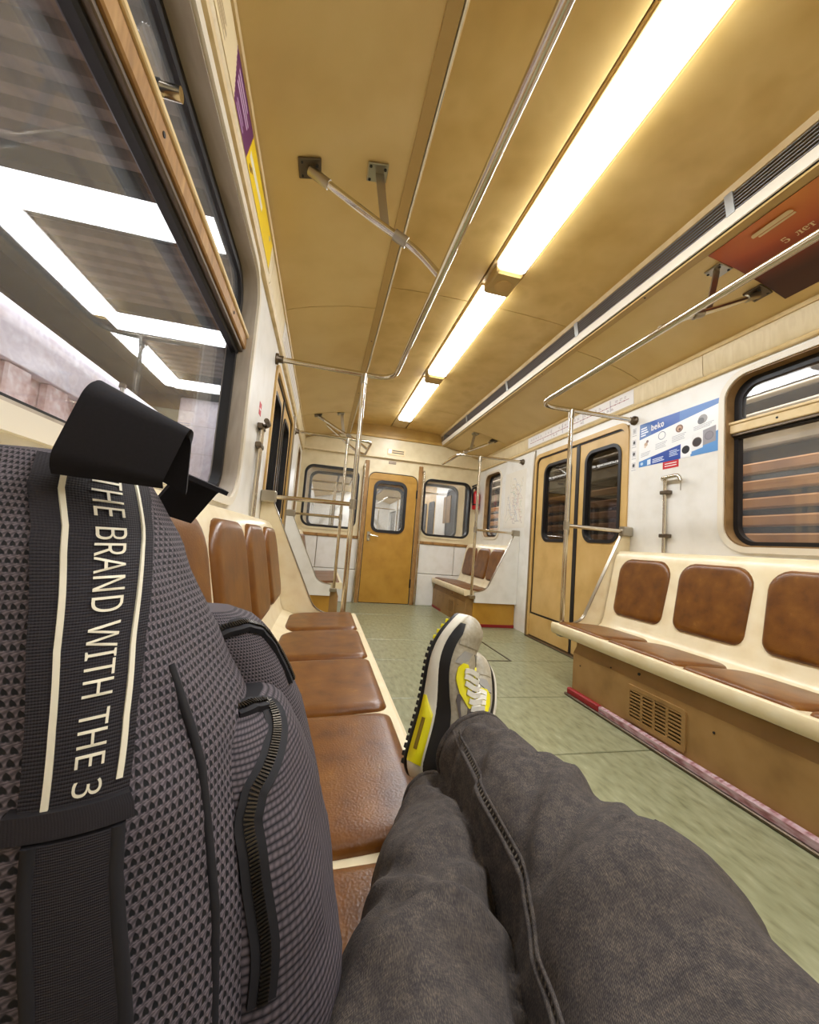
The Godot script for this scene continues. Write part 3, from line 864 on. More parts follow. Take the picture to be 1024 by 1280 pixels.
# ---------------------------------------------------------------- grab rails
func build_rails(s: float) -> void:
	var nm := "right" if s > 0 else "left"
	for far in 2:
		var zp := 2.41 if far == 0 else 4.07
		var xr := (0.49 if s > 0 else 0.565) if far == 0 else 0.5
		var r := thing("grab_rail", ("chrome overhead grab rail and pole beside the long %s bench" if far == 0 else "far chrome grab rail and pole by the short %s bench") % nm, "handrail", Vector3(s * 0.755, 0, -zp), "grab rails")
		var y := 1.92
		var ze := -1.9 if far == 0 else 5.0
		var path := bend([Vector3(s * 1.27, y + 0.005, -zp), Vector3(s * xr, y, -zp), Vector3(s * xr, y, -ze)], 0.13)
		if far == 1:
			path = bend([Vector3(s * 1.27, y + 0.005, -zp), Vector3(s * xr, y, -zp), Vector3(s * xr, y, -4.75), Vector3(s * 0.62, 2.0, -4.9), Vector3(s * 1.0, 2.28, -4.9)], 0.1)
		put(r, "rail", Geo.new().tube(path, 0.016, 12), M.chrome)
		put(r, "pole", Geo.new().tube(PackedVector3Array([Vector3(s * 0.755, 0.33, -zp), Vector3(s * 0.755, y, -zp)]), 0.016, 12), M.chrome)
		put(r, "pole_joint", Geo.new().tube(PackedVector3Array([Vector3(s * 0.755, y - 0.06, -zp), Vector3(s * 0.755, y + 0.004, -zp)]), 0.021, 12), M.steel)
		put(r, "pole_foot", Geo.new().box(Vector3(s * 0.73, 0.31, -zp - 0.03), Vector3(s * 0.80, 0.35, -zp + 0.02), 0.006), M.steel)
		put(r, "arm_rail", Geo.new().tube(PackedVector3Array([Vector3(s * 0.755, 1.08, -zp), Vector3(s * 1.25, 1.08, -zp - 0.01)]), 0.014, 10), M.chrome)
		put(r, "arm_joint", Geo.new().tube(PackedVector3Array([Vector3(s * 0.755, 1.05, -zp), Vector3(s * 0.755, 1.11, -zp)]), 0.021, 10), M.steel)
		put(r, "arm_bracket", Geo.new().box(Vector3(s * 1.21, 1.045, -zp - 0.03), Vector3(s * 1.30, 1.115, -zp + 0.02), 0.008), M.steel)
		put(r, "wall_flange", Geo.new().tube(PackedVector3Array([Vector3(s * 1.302, y + 0.005, -zp), Vector3(s * 1.285, y + 0.005, -zp), Vector3(s * 1.284, y + 0.005, -zp), Vector3(s * 1.255, y + 0.005, -zp)]), [0.034, 0.034, 0.022, 0.022], 14), M.dark_steel)
		var hangers := [1.43, -0.9] if far == 0 else [4.5]
		for zb: float in hangers:
			var c0 := Vector3(s * 1.10, 2.252, -zb)
			var tb := bend([c0, Vector3(s * 0.80, 2.10, -zb), Vector3(s * 0.66, 2.04, -zb), Vector3(s * xr, 1.93, -zb + 0.03)], 0.12)
			var hg := put(r, "hanger", Geo.new().tube(tb, 0.015, 10), M.chrome)
			var tilt := Basis(Vector3(0, 0, 1), -s * 0.25)
			put(hg, "ceiling_plate", Geo.new().obox(Transform3D(tilt, c0 + Vector3(0, 0.008, 0)), Vector3(0.085, 0.01, 0.085), 0.003), M.dark_steel)
			put(hg, "sleeve", Geo.new().tube(PackedVector3Array([c0, c0.lerp(Vector3(s * 0.80, 2.10, -zb), 0.25)]), 0.019, 10), M.steel)
			put(hg, "clamp", Geo.new().tube(PackedVector3Array([tb[6] + Vector3(0, 0, 0), tb[9]]), 0.022, 10), M.steel)
			var c1 := Vector3(s * 0.845, 2.313, -zb + 0.005)
			var sp := put(r, "strap", Geo.new().band(PackedVector3Array([c1 + Vector3(s * -0.01, 0, 0), c1 + Vector3(s * -0.015, -0.03, 0), Vector3(s * 0.795, 2.10, -zb)]), PackedVector3Array([Vector3(1, 0, 0)]), 0.034, 0.006), M.steel)
			put(sp, "ceiling_plate", Geo.new().obox(Transform3D(Basis(Vector3(0, 0, 1), -s * 0.15), c1 + Vector3(0, 0.003, 0)), Vector3(0.08, 0.01, 0.08), 0.003), M.steel)
			for a in 4:
				var off := Vector3(0.028 * (1 if a & 1 else -1), -0.005, 0.028 * (1 if a & 2 else -1))
				put(sp, "bolt", Geo.new().tube(PackedVector3Array([c1 + off, c1 + off + Vector3(0, -0.004, 0)]), 0.006, 6), M.black)
				put(hg, "bolt", Geo.new().tube(PackedVector3Array([c0 + off + Vector3(0, 0.005, 0), c0 + off + Vector3(0, -0.0, 0)]), 0.006, 6), M.black)

# ---------------------------------------------------------------- small fittings on the walls
func build_wall_fittings() -> void:
	# emergency valves: a pipe up the wall with a crank
	var v := thing("emergency_valve", "chrome emergency crank on a wall pipe below the blue poster", "valve", Vector3(1.29, 0.93, -2.11))
	put(v, "pipe", Geo.new().tube(PackedVector3Array([Vector3(1.285, 0.938, -2.118), Vector3(1.285, 1.435, -2.118)]), 0.012, 10), M.chrome)
	put(v, "crank", Geo.new().tube(bend([Vector3(1.285, 1.432, -2.14), Vector3(1.262, 1.437, -2.118), Vector3(1.262, 1.440, -2.0), Vector3(1.262, 1.40, -1.982)], 0.02), 0.012, 10), M.chrome)
	put(v, "seal_wire", Geo.new().tube(PackedVector3Array([Vector3(1.264, 1.41, -1.985), Vector3(1.27, 1.34, -1.99)]), 0.003, 6), M.steel)
	for y: float in [1.34, 1.05]:
		put(v, "clip", Geo.new().box(Vector3(1.265, y - 0.012, -2.145), Vector3(1.302, y + 0.012, -2.075), 0.004), M.dark_steel)
	var r := solo("warning_sticker", Geo.new().box(Vector3(1.299, 1.505, -2.155), Vector3(1.3015, 1.56, -2.035)), M.print_red, "small red sticker above the emergency crank", "sticker")
	for i in 2:
		put(r, "print_line", Geo.new().box(Vector3(1.2986, 1.520 + i * 0.016, -2.14), Vector3(1.2995, 1.525 + i * 0.016, -2.05)), M.print_white)
	var w := thing("emergency_valve", "chrome emergency valve on a pipe beside the left sliding door", "valve", Vector3(-1.29, 0.93, -2.1))
	for i in 2:
		put(w, "pipe", Geo.new().tube(PackedVector3Array([Vector3(-1.283, 0.938, -2.10 - i * 0.035), Vector3(-1.283, 1.42, -2.10 - i * 0.035)]), 0.010, 10), M.chrome)
	put(w, "crank", Geo.new().tube(bend([Vector3(-1.285, 1.42, -2.14), Vector3(-1.25, 1.43, -2.12), Vector3(-1.25, 1.425, -2.02)], 0.02), 0.013, 10), M.dark_steel)
	for y: float in [1.41, 1.31]:
		put(w, "clip", Geo.new().box(Vector3(-1.27, y - 0.013, -2.16), Vector3(-1.302, y + 0.013, -2.06), 0.005), M.dark_steel)
	var rl := solo("warning_sticker", Geo.new().box(Vector3(-1.299, 1.47, -2.125), Vector3(-1.3015, 1.535, -2.065)), M.print_red, "small red sticker on the white left wall", "sticker")
	put(rl, "print_line", Geo.new().box(Vector3(-1.2985, 1.497, -2.115), Vector3(-1.2995, 1.505, -2.075)), M.print_white)
	# extinguisher in the far corner
	var f := thing("fire_extinguisher", "red fire extinguisher with a black top in the far right corner", "extinguisher", Vector3(1.22, 1.42, -5.3))
	put(f, "tank", Geo.new().tube(PackedVector3Array([Vector3(1.235, 1.44, -5.29), Vector3(1.235, 1.445, -5.29), Vector3(1.235, 1.455, -5.29), Vector3(1.235, 1.66, -5.29), Vector3(1.235, 1.70, -5.29), Vector3(1.235, 1.72, -5.29)]), [0.04, 0.052, 0.055, 0.055, 0.04, 0.02], 16), M.red_tank)
	put(f, "neck", Geo.new().tube(PackedVector3Array([Vector3(1.235, 1.715, -5.29), Vector3(1.235, 1.78, -5.29)]), 0.022, 10), M.black)
	put(f, "lever", Geo.new().obox(Transform3D(Basis(Vector3(0, 0, 1), 0.5), Vector3(1.21, 1.80, -5.28)), Vector3(0.12, 0.02, 0.03), 0.005), M.black)
	put(f, "hose", Geo.new().tube(bend([Vector3(1.22, 1.77, -5.27), Vector3(1.15, 1.74, -5.25), Vector3(1.165, 1.52, -5.245)], 0.05), 0.014, 8), M.black)
	put(f, "band", Geo.new().tube(PackedVector3Array([Vector3(1.235, 1.50, -5.29), Vector3(1.235, 1.52, -5.29)]), 0.057, 16), M.black)
	put(f, "hook", Geo.new().box(Vector3(1.20, 1.55, -5.40), Vector3(1.27, 1.62, -5.34), 0.004), M.steel)
	# plates on the end wall
	var n := solo("notice_plate", Geo.new().box(Vector3(-0.13, 2.105, -5.358), Vector3(0.13, 2.20, -5.366), 0.002), M.print_cream, "small cream notice plate on the header over the end door", "sign")
	put(n, "print_block", Geo.new().box(Vector3(-0.12, 2.13, -5.3565), Vector3(-0.07, 2.19, -5.3585)), M.print_white)
	for i in 2:
		put(n, "print_line", Geo.new().box(Vector3(-0.06, 2.135 + i * 0.03, -5.3565), Vector3(0.11, 2.147 + i * 0.03, -5.3585)), M.print_black)
	solo("number_tag", Geo.new().box(Vector3(-0.09, 1.985, -5.39), Vector3(0.015, 2.02, -5.401), 0.002), M.dark_steel, "little dark tag under the header above the end door", "sign")

# ---------------------------------------------------------------- prints
func fill_poly(im: Image, pts: Array, col: Color) -> void:
	var w := im.get_width()
	var h := im.get_height()
	var poly := PackedVector2Array()
	var lo := Vector2(1e9, 1e9)
	var hi := -lo
	for p: Vector2 in pts:
		var q := Vector2(p.x * w, p.y * h)
		poly.append(q); lo = lo.min(q); hi = hi.max(q)
	for y in range(maxi(0, int(lo.y)), mini(h, int(hi.y) + 1)):
		for x in range(maxi(0, int(lo.x)), mini(w, int(hi.x) + 1)):
			if Geometry2D.is_point_in_polygon(Vector2(x + 0.5, y + 0.5), poly):
				im.set_pixel(x, y, col)

func fill_disc(im: Image, c: Vector2, r: float, col: Color, inner := 0.0) -> void:
	var w := im.get_width()
	var cx := c.x * w
	var cy := c.y * im.get_height()
	var rr := r * w
	for y in range(maxi(0, int(cy - rr)), mini(im.get_height(), int(cy + rr) + 1)):
		for x in range(maxi(0, int(cx - rr)), mini(w, int(cx + rr) + 1)):
			var d := Vector2(x + 0.5 - cx, y + 0.5 - cy).length()
			if d < rr and d >= inner * w: im.set_pixel(x, y, col)

func bars(im: Image, x0: float, x1: float, y0: float, dy: float, n: int, t: float, col: Color, ragged := 0.25, sd := 5, slope := 0.0) -> void:
	var rng := RandomNumberGenerator.new()
	rng.seed = sd
	for i in n:
		var e := x1 - rng.randf() * ragged * (x1 - x0)
		var y := y0 + i * dy
		fill_poly(im, [Vector2(x0, y), Vector2(e, y + slope * (e - x0)), Vector2(e, y + t + slope * (e - x0)), Vector2(x0, y + t)], col)

func sheet(tl: Vector3, tr: Vector3, br: Vector3, bl: Vector3, back: Vector3) -> Geo:
	var g := Geo.new()
	g.has_uv = true
	g.quad(tl, tr, br, bl, -1, Vector2(0, 0), Vector2(1, 0), Vector2(1, 1), Vector2(0, 1))
	g.quad(tl + back, bl + back, br + back, tr + back)
	g.quad(tl, bl, bl + back, tl + back); g.quad(tr, tr + back, br + back, br)
	g.quad(tl, tl + back, tr + back, tr); g.quad(bl, br, br + back, bl + back)
	g.fix(0)
	return g

func printed(called: String, im: Image, rough := 0.4) -> StandardMaterial3D:
	var m := mat(called, Color.WHITE, rough)
	im.generate_mipmaps()
	m.albedo_texture = ImageTexture.create_from_image(im)
	return m

func blank(w: int, h: int, col: Color) -> Image:
	var im := Image.create(w, h, false, Image.FORMAT_RGB8)
	im.fill(col)
	return im

func build_posters() -> void:
	# washing machine poster
	var im := blank(480, 270, c8(240, 240, 238))
	fill_poly(im, [Vector2(0, 0), Vector2(1, 0), Vector2(1, 0.10), Vector2(0, 0.36)], c8(30, 84, 170))
	fill_poly(im, [Vector2(0.55, 0), Vector2(1, 0), Vector2(1, 0.10), Vector2(0.55, 0.217)], c8(58, 112, 182))
	fill_poly(im, [Vector2(0, 0.0), Vector2(0.17, 0), Vector2(0.17, 0.316), Vector2(0, 0.36)], c8(62, 104, 168))
	fill_poly(im, [Vector2(0, 0.87), Vector2(0.57, 0.70), Vector2(0.57, 1), Vector2(0, 1)], c8(28, 70, 158))
	fill_poly(im, [Vector2(0, 0.87), Vector2(0.18, 0.815), Vector2(0.18, 1), Vector2(0, 1)], c8(70, 130, 196))
	fill_poly(im, [Vector2(0.69, 0.86), Vector2(0.96, 0.62), Vector2(1, 0.60), Vector2(1, 1), Vector2(0.69, 1)], c8(92, 148, 206))
	fill_poly(im, [Vector2(0.57, 0.67), Vector2(0.70, 0.63), Vector2(0.70, 0.95), Vector2(0.57, 0.99)], c8(244, 244, 244))
	fill_poly(im, [Vector2(0.70, 0.58), Vector2(0.825, 0.54), Vector2(0.825, 0.87), Vector2(0.70, 0.91)], c8(236, 236, 234))
	fill_poly(im, [Vector2(0.825, 0.54), Vector2(0.96, 0.50), Vector2(0.96, 0.80), Vector2(0.825, 0.84)], c8(150, 146, 150))
	fill_disc(im, Vector2(0.632, 0.84), 0.046, c8(18, 18, 20))
	fill_disc(im, Vector2(0.76, 0.74), 0.052, c8(70, 54, 42)); fill_disc(im, Vector2(0.76, 0.74), 0.04, c8(40, 30, 26))
	fill_disc(im, Vector2(0.89, 0.67), 0.048, c8(122, 116, 122)); fill_disc(im, Vector2(0.89, 0.67), 0.038, c8(134, 130, 136))
	fill_disc(im, Vector2(0.325, 0.40), 0.05, c8(60, 80, 110), 0.044)
	fill_disc(im, Vector2(0.55, 0.36), 0.045, c8(120, 84, 60)); fill_disc(im, Vector2(0.55, 0.36), 0.03, c8(190, 150, 120)); fill_disc(im, Vector2(0.555, 0.38), 0.015, c8(90, 50, 34))
	fill_disc(im, Vector2(0.82, 0.31), 0.05, c8(150, 146, 144)); fill_disc(im, Vector2(0.80, 0.34), 0.036, c8(98, 96, 96))
	fill_disc(im, Vector2(0.10, 0.50), 0.026, c8(190, 160, 130)); fill_disc(im, Vector2(0.12, 0.44), 0.018, c8(120, 90, 80)); fill_disc(im, Vector2(0.09, 0.55), 0.016, c8(220, 200, 180))
	bars(im, 0.02, 0.14, 0.10, 0.055, 4, 0.03, c8(226, 232, 240), 0.4, 2, -0.12)
	for q: Array in [[0.03, 0.19, 0.69, 0.035, 3], [0.24, 0.42, 0.56, 0.035, 4], [0.46, 0.66, 0.50, 0.035, 4], [0.72, 0.97, 0.43, 0.03, 3]]:
		bars(im, q[0], q[1], q[2], q[3], q[4], 0.012, c8(170, 172, 178), 0.3, 7, -0.15)
	bars(im, 0.20, 0.38, 0.88, 0.035, 3, 0.018, c8(220, 228, 240), 0.3, 3, -0.12)
	bars(im, 0.43, 0.56, 0.79, 0.035, 4, 0.016, c8(200, 214, 236), 0.3, 9, -0.12)
	fill_disc(im, Vector2(0.045, 0.93), 0.02, c8(200, 222, 240))
	fill_poly(im, [Vector2(0.125, 0.87), Vector2(0.175, 0.855), Vector2(0.175, 0.975), Vector2(0.125, 0.985)], c8(226, 234, 242))
	var p := solo("advert_poster", sheet(Vector3(1.2985, 1.875, -2.36), Vector3(1.2985, 1.875, -1.768), Vector3(1.2985, 1.555, -1.768), Vector3(1.2985, 1.555, -2.36), Vector3(0.0025, 0, 0)), printed("poster_wash", im, 0.3), "blue and white washing machine poster on the right wall", "poster")
	words(p, "beko", Vector3(1.2978, 1.828, -2.205), Vector3(0, 0.07, 0.997), Vector3(0, 1, 0), 0.044, 0.105, M.print_white)
	# pictogram column beside it
	im = blank(48, 256, c8(236, 234, 230))
	for i in 4:
		var y := 0.06 + i * 0.25
		fill_poly(im, [Vector2(0.15, y), Vector2(0.85, y), Vector2(0.85, y + 0.13), Vector2(0.15, y + 0.13)], c8(206, 204, 202))
		fill_disc(im, Vector2(0.5, y + 0.065), 0.2, c8(40, 40, 42) if i != 0 else c8(170, 168, 166))
		fill_poly(im, [Vector2(0.1, y + 0.16), Vector2(0.9, y + 0.16), Vector2(0.9, y + 0.17), Vector2(0.1, y + 0.17)], c8(160, 158, 156))
	solo("pictogram_strip", sheet(Vector3(1.299, 1.885, -2.435), Vector3(1.299, 1.885, -2.385), Vector3(1.299, 1.535, -2.385), Vector3(1.299, 1.535, -2.435), Vector3(0.002, 0, 0)), printed("pictograms", im), "white strip of small pictograms between door and blue poster", "sticker")
	# brown poster on the sloping ceiling, right
	im = blank(256, 256, Color.BLACK)
	for y in 256:
		for x in 256:
			var u := x / 255.0
			var v := y / 255.0
			var d := Vector2((u - 0.36) * 0.9, (v - 0.02) * 1.1).length()
			var a := c8(222, 140, 70).lerp(c8(184, 82, 42), clampf(d * 2.2, 0, 1)).lerp(c8(70, 30, 14), clampf(d * 2.2 - 0.8, 0, 1))
			im.set_pixel(x, y, a)
	var tl := Vector3(0.735, 2.3325, -1.385)
	var bl := Vector3(1.215, 2.2275, -1.385)
	var far_mid := Vector3(0.95, 2.298, -1.385)
	var g := Geo.new()
	g.has_uv = true
	var cs := [tl, Vector3(0.9, 2.3105, -1.385), Vector3(1.1, 2.2635, -1.385), bl]
	var vs := [0.0, 0.35, 0.75, 1.0]
	var along := Vector3(0, 0, 0.95)
	for i in 3:
		g.quad(cs[i], cs[i] + along, cs[i + 1] + along, cs[i + 1], 0, Vector2(0, vs[i]), Vector2(1, vs[i]), Vector2(1, vs[i + 1]), Vector2(0, vs[i + 1]))
		var up := Vector3(0.001, 0.003, 0)
		g.quad(cs[i] + up, cs[i + 1] + up, cs[i + 1] + up + along, cs[i] + up + along, 1)
	var bp := solo("music_poster", g, printed("poster_brown", im, 0.35), "glossy brown and orange poster on the sloping right ceiling", "poster")
	var dn := Vector3(0.975, -0.22, 0).normalized()
	var rd := Vector3(0, 0, 1)
	var ru := -Vector3(0.165, -0.022, 0).normalized()
	var runs := [["5", 700, 0.022, 0.036, 0.0], ["лет", 700, 0.068, 0.026, -0.005], ["M", 700, 0.034, 0.026, -0.005], ["узы", 700, 0.082, 0.035, -0.0095], ["ки", 400, 0.05, 0.026, -0.005]]
	var gaps := [0.0, 0.022, 0.022, 0.004, 0.004]
	var zz := -1.20
	for i in runs.size():
		zz += gaps[i]
		words(bp, runs[i][0], Vector3(0.915, 2.3052, zz + runs[i][2] * 0.5) + ru * float(runs[i][4]), rd, ru, runs[i][3], runs[i][2], M.print_cream, true, runs[i][1])
		zz += runs[i][2]
	var em := Geo.new()
	em.prism(rrect4(Vector2(-0.075, 0.0), Vector2(0.075, 0.022), [0.004, 0.004, 0.014, 0.014], 4), Transform3D(Basis(Vector3(0, 0, 1), -Vector3(0.165, -0.022, 0).normalized(), Vector3(0.13, 0.99, 0)), Vector3(0.80, 2.3165, -1.16)), 0.0, 0.001)
	em.prism(rrect(Vector2(-0.06, -0.014), Vector2(0.075, -0.004), 0.003, 2), Transform3D(Basis(Vector3(0, 0, 1), -Vector3(0.165, -0.022, 0).normalized(), Vector3(0.13, 0.99, 0)), Vector3(0.80, 2.3165, -1.16)), 0.0, 0.001)
	put(bp, "emblem", em, M.print_cream)
	# network map on the wall beyond the right door
	im = blank(192, 256, c8(232, 226, 212))
	var rng := RandomNumberGenerator.new()
	rng.seed = 11
	var tones := [c8(212, 188, 178), c8(192, 196, 204), c8(196, 204, 182), c8(216, 204, 172), c8(192, 186, 180)]
	for i in 46:
		var a := Vector2(rng.randf_range(0.12, 0.88), rng.randf_range(0.06, 0.9))
		for j in 5:
			var b: Vector2 = a + [Vector2(0.09, 0), Vector2(0, 0.08), Vector2(0.06, 0.05), Vector2(-0.06, 0.05)][rng.randi() % 4]
			if b.x > 0.9 or b.y > 0.92: break
			var nrm: Vector2 = (b - a).orthogonal().normalized() * 0.005
			fill_poly(im, [a - nrm, a + nrm, b + nrm, b - nrm], tones[i % 5])
			fill_disc(im, b, 0.008, c8(164, 156, 150))
			a = b
	fill_disc(im, Vector2(0.5, 0.45), 0.2, c8(206, 180, 164), 0.193)
	solo("network_map", sheet(Vector3(1.2985, 1.84, -4.49), Vector3(1.2985, 1.84, -3.98), Vector3(1.2985, 1.15, -3.98), Vector3(1.2985, 1.15, -4.49), Vector3(0.0025, 0, 0)), printed("map", im, 0.35), "pale network map on the white wall past the right door", "poster")
	# line diagram over the right door
	im = blank(512, 48, c8(236, 232, 228))
	fill_poly(im, [Vector2(0.03, 0.58), Vector2(0.97, 0.5), Vector2(0.97, 0.54), Vector2(0.03, 0.62)], c8(170, 120, 120))
	for i in 30:
		var x := 0.04 + i * 0.031
		fill_disc(im, Vector2(x, 0.6 - i * 0.0027), 0.004, c8(150, 90, 90))
		var up := rng.randf() < 0.6
		bars(im, x, x + 0.02, 0.25 if up else 0.68, 0.1, 2, 0.05, c8(176, 160, 160), 0.4, i)
	for x: float in [0.3, 0.42, 0.62, 0.84]:
		fill_poly(im, [Vector2(x, 0.1), Vector2(x + 0.003, 0.1), Vector2(x + 0.003, 0.9), Vector2(x, 0.9)], c8(150, 140, 150))
	solo("line_diagram", sheet(Vector3(1.2680, 2.165, -3.93), Vector3(1.2680, 2.165, -2.40), Vector3(1.2735, 2.052, -2.40), Vector3(1.2735, 2.052, -3.93), Vector3(0.002, 0, 0)), printed("line", im), "long white line diagram above the right sliding door", "sign")
	# adverts on the left cornice
	im = blank(512, 64, c8(236, 218, 176))
	for k in 4:
		bars(im, 0.42 + k * 0.045 - (k % 2) * 0.02, 0.46 + k * 0.045, 0.08 + (k % 2) * 0.45, 0.06, 6, 0.03, c8(150, 124, 84), 0.3, k)
	fill_poly(im, [Vector2(0.645, 1.0), Vector2(0.625, 0.0), Vector2(0.745, 0.0), Vector2(0.728, 1.0)], c8(92, 6, 92))
	fill_poly(im, [Vector2(0.728, 1.0), Vector2(0.745, 0.0), Vector2(0.985, 0.0), Vector2(0.985, 1.0)], c8(246, 210, 8))
	bars(im, 0.645, 0.73, 0.16, 0.15, 3, 0.06, c8(222, 196, 226), 0.35, 21)
	bars(im, 0.655, 0.72, 0.72, 0.12, 2, 0.05, c8(206, 176, 214), 0.5, 22)
	fill_poly(im, [Vector2(0.745, 0.44), Vector2(0.86, 0.36), Vector2(0.86, 0.56), Vector2(0.745, 0.66)], c8(240, 236, 214))
	fill_disc(im, Vector2(0.755, 0.82), 0.008, c8(92, 40, 14))
	fill_disc(im, Vector2(0.765, 0.72), 0.006, c8(92, 40, 14))
	fill_disc(im, Vector2(0.95, 0.2), 0.008, c8(190, 186, 170))
	solo("cornice_advert", sheet(Vector3(-1.2680, 2.165, 0.25), Vector3(-1.2680, 2.165, -1.80), Vector3(-1.2735, 2.052, -1.80), Vector3(-1.2735, 2.052, 0.25), Vector3(-0.002, 0, 0)), printed("left_ads", im), "purple and yellow advert strip on the left cornice", "poster")
	im = blank(256, 40, c8(232, 226, 214))
	bars(im, 0.05, 0.95, 0.25, 0.25, 3, 0.07, c8(170, 160, 156), 0.2, 31)
	solo("line_diagram", sheet(Vector3(-1.2680, 2.165, -2.40), Vector3(-1.2680, 2.165, -3.93), Vector3(-1.2735, 2.052, -3.93), Vector3(-1.2735, 2.052, -2.40), Vector3(-0.002, 0, 0)), printed("line_left", im), "long white line diagram above the left sliding door", "sign")
	# the words on the door panes
	for i in 2:
		var dt := solo("door_notice", Geo.new().box(Vector3(1.328, 1.6365, -2.90 if i == 0 else -3.565), Vector3(1.3283, 1.6372, -2.60 if i == 0 else -3.255)), M.print_white, "white lettering on the pane of the %s leaf of the right door" % ("near" if i == 0 else "far"), "lettering", "door pane lettering")
		words(dt, "Не прислоняться", Vector3(1.327, 1.655, -2.75 if i == 0 else -3.41), Vector3(0, 0, 1), Vector3.UP, 0.03, 0.30, M.print_white)

# ---------------------------------------------------------------- outside, left: the station
func build_station() -> void:
	noisy("corrugated", [0.0, c8(78, 66, 56), 0.5, c8(104, 90, 78), 1.0, c8(128, 112, 98)], 0.02, 0.8, 0.5, 41)
	noisy("marble", [0.0, c8(206, 190, 192), 0.45, c8(228, 220, 224), 0.6, c8(214, 204, 210), 1.0, c8(240, 236, 240)], 0.02, 0.5, 0.25, 42, 256, Vector2.ONE)
	noisy("pink_marble", [0.0, c8(196, 150, 140), 0.45, c8(226, 196, 190), 0.7, c8(240, 222, 218), 1.0, c8(246, 236, 234)], 0.03, 0.6, 0.3, 43)
	mat("soffit", c8(26, 20, 20), 0.9)
	(M.soffit as StandardMaterial3D).metallic_specular = 0.1
	var pf := solo("platform", Geo.new().box(Vector3(-5.1, -1.2, -12.0), Vector3(-1.62, -0.08, 4.0), 0.02), M.marble, "station platform outside the left window", "platform", "", "structure")
	pf.name = "platform"
	var c := thing("station_ceiling", "corrugated station ceiling in framed bays outside the left window", "ceiling", Vector3(-3.0, 3.6, -4), "", "structure")
	var cross := [-0.6, 1.6, 3.8, 5.95, 8.2]
	put(c, "slab", Geo.new().box(Vector3(-5.4, 3.95, -12.0), Vector3(-1.2, 4.05, 4.0)), M.soffit)
	for i in cross.size() - 1:
		var z0: float = cross[i] + 0.24
		var z1: float = cross[i + 1] - 0.24
		var g := Geo.new()
		var k := int((z1 - z0 - 0.16) / 0.19)
		var prof := PackedVector2Array()
		for j in k:
			var zz := z0 + 0.08 + (z1 - z0 - 0.16) * j / k
			var dz := (z1 - z0 - 0.16) / k
			for q: Array in [[0.0, 3.80], [0.16, 3.73], [0.55, 3.72], [0.68, 3.80]]:
				prof.append(Vector2(zz + dz * q[0], q[1]))
		prof.append(Vector2(z1 - 0.08, 3.86)); prof.append(Vector2(z0 + 0.08, 3.86))
		g.prism(prof, Transform3D(Basis(Vector3(0, 0, -1), Vector3.UP, Vector3(-1, 0, 0)), Vector3.ZERO), 1.6, 4.0)
		put(c, "corrugated_panel", g, M.corrugated)
		put(c, "bay_frame", Geo.new().frame(rrect(Vector2(1.5, z0), Vector2(4.2, z1), 0.01, 1), rrect(Vector2(1.58, z0 + 0.07), Vector2(4.0, z1 - 0.07), 0.01, 1), Transform3D(Basis(Vector3(-1, 0, 0), Vector3(0, 0, -1), Vector3.UP), Vector3.ZERO), 3.64, 3.8), M.soffit)
	put(c, "edge_beam", Geo.new().box(Vector3(-4.60, 3.64, -12.0), Vector3(-4.09, 3.75, 4.0), 0.01), M.soffit)
	put(c, "edge_soffit", Geo.new().box(Vector3(-4.66, 3.27, -12.0), Vector3(-4.56, 3.72, 4.0), 0.02), M.soffit)  # dark edge band, shaped to hide the unseen cove lamp
	for i in cross.size():
		var l := thing("station_lamp", "bright cross light band in the station ceiling, %s bay joint" % ["rearmost", "second", "third", "fourth", "farthest"][i], "lamp", Vector3(-2.9, 3.64, -cross[i]), "station light bands")
		put(l, "diffuser", Geo.new().box(Vector3(-4.08, 3.60, -cross[i] - 0.2), Vector3(-1.55, 3.66, -cross[i] + 0.2), 0.01), M.station_glow)
		area_light(l, Vector3(-2.8, 3.59, -cross[i]), Vector2(2.4, 0.4), 1.1, Color(0.97, 0.98, 1.0))
	var ll := thing("station_lamp", "unseen cove lamp lighting the upper station wall", "lamp", Vector3(-4.83, 3.64, -4), "station light bands")  # out of view above the edge soffit, placed to light the wall
	put(ll, "diffuser", Geo.new().box(Vector3(-4.92, 3.62, -11.5), Vector3(-4.74, 3.68, 3.5), 0.01), M.station_glow)
	area_light(ll, Vector3(-4.83, 3.61, -4.0), Vector2(0.16, 14.0), 4.5, Color(0.97, 0.98, 1.0))
	var rd := thing("hanging_rod", "thin steel rod hanging from the station ceiling", "rod", Vector3(-4.62, 2.7, -7.6))
	put(rd, "rod", Geo.new().tube(PackedVector3Array([Vector3(-4.61, 2.6, -7.6), Vector3(-4.61, 3.27, -7.6)]), 0.035, 8), M.steel)
	put(rd, "collar", Geo.new().tube(PackedVector3Array([Vector3(-4.61, 3.2, -7.6), Vector3(-4.61, 3.27, -7.6)]), 0.06, 8), M.dark_steel)
	var w := thing("station_wall", "white and pink marble station wall with pilasters, seen through the left window", "wall", Vector3(-5.0, 0, -4), "", "structure")
	put(w, "upper_band", Geo.new().box(Vector3(-5.2, 2.78, -12.0), Vector3(-4.98, 3.75, 4.0), 0.01), M.marble)
	put(w, "plinth", Geo.new().box(Vector3(-5.2, -0.08, -12.0), Vector3(-4.96, 1.9, 4.0), 0.01), M.pink_marble)
	put(w, "recess", Geo.new().box(Vector3(-5.25, 1.9, -12.0), Vector3(-5.16, 2.78, 4.0)), M.pink_marble)
	for i in 20:
		var z := 3.6 - i * 0.78
		put(w, "pilaster", Geo.new().box(Vector3(-5.17, 1.88, z - 0.44), Vector3(-5.02, 2.79, z), 0.03), M.pink_marble)
	var e := thing("station_pier", "pale lavender marble pier at the end of the platform", "pier", Vector3(-3.0, -0.1, -8.9), "", "structure")
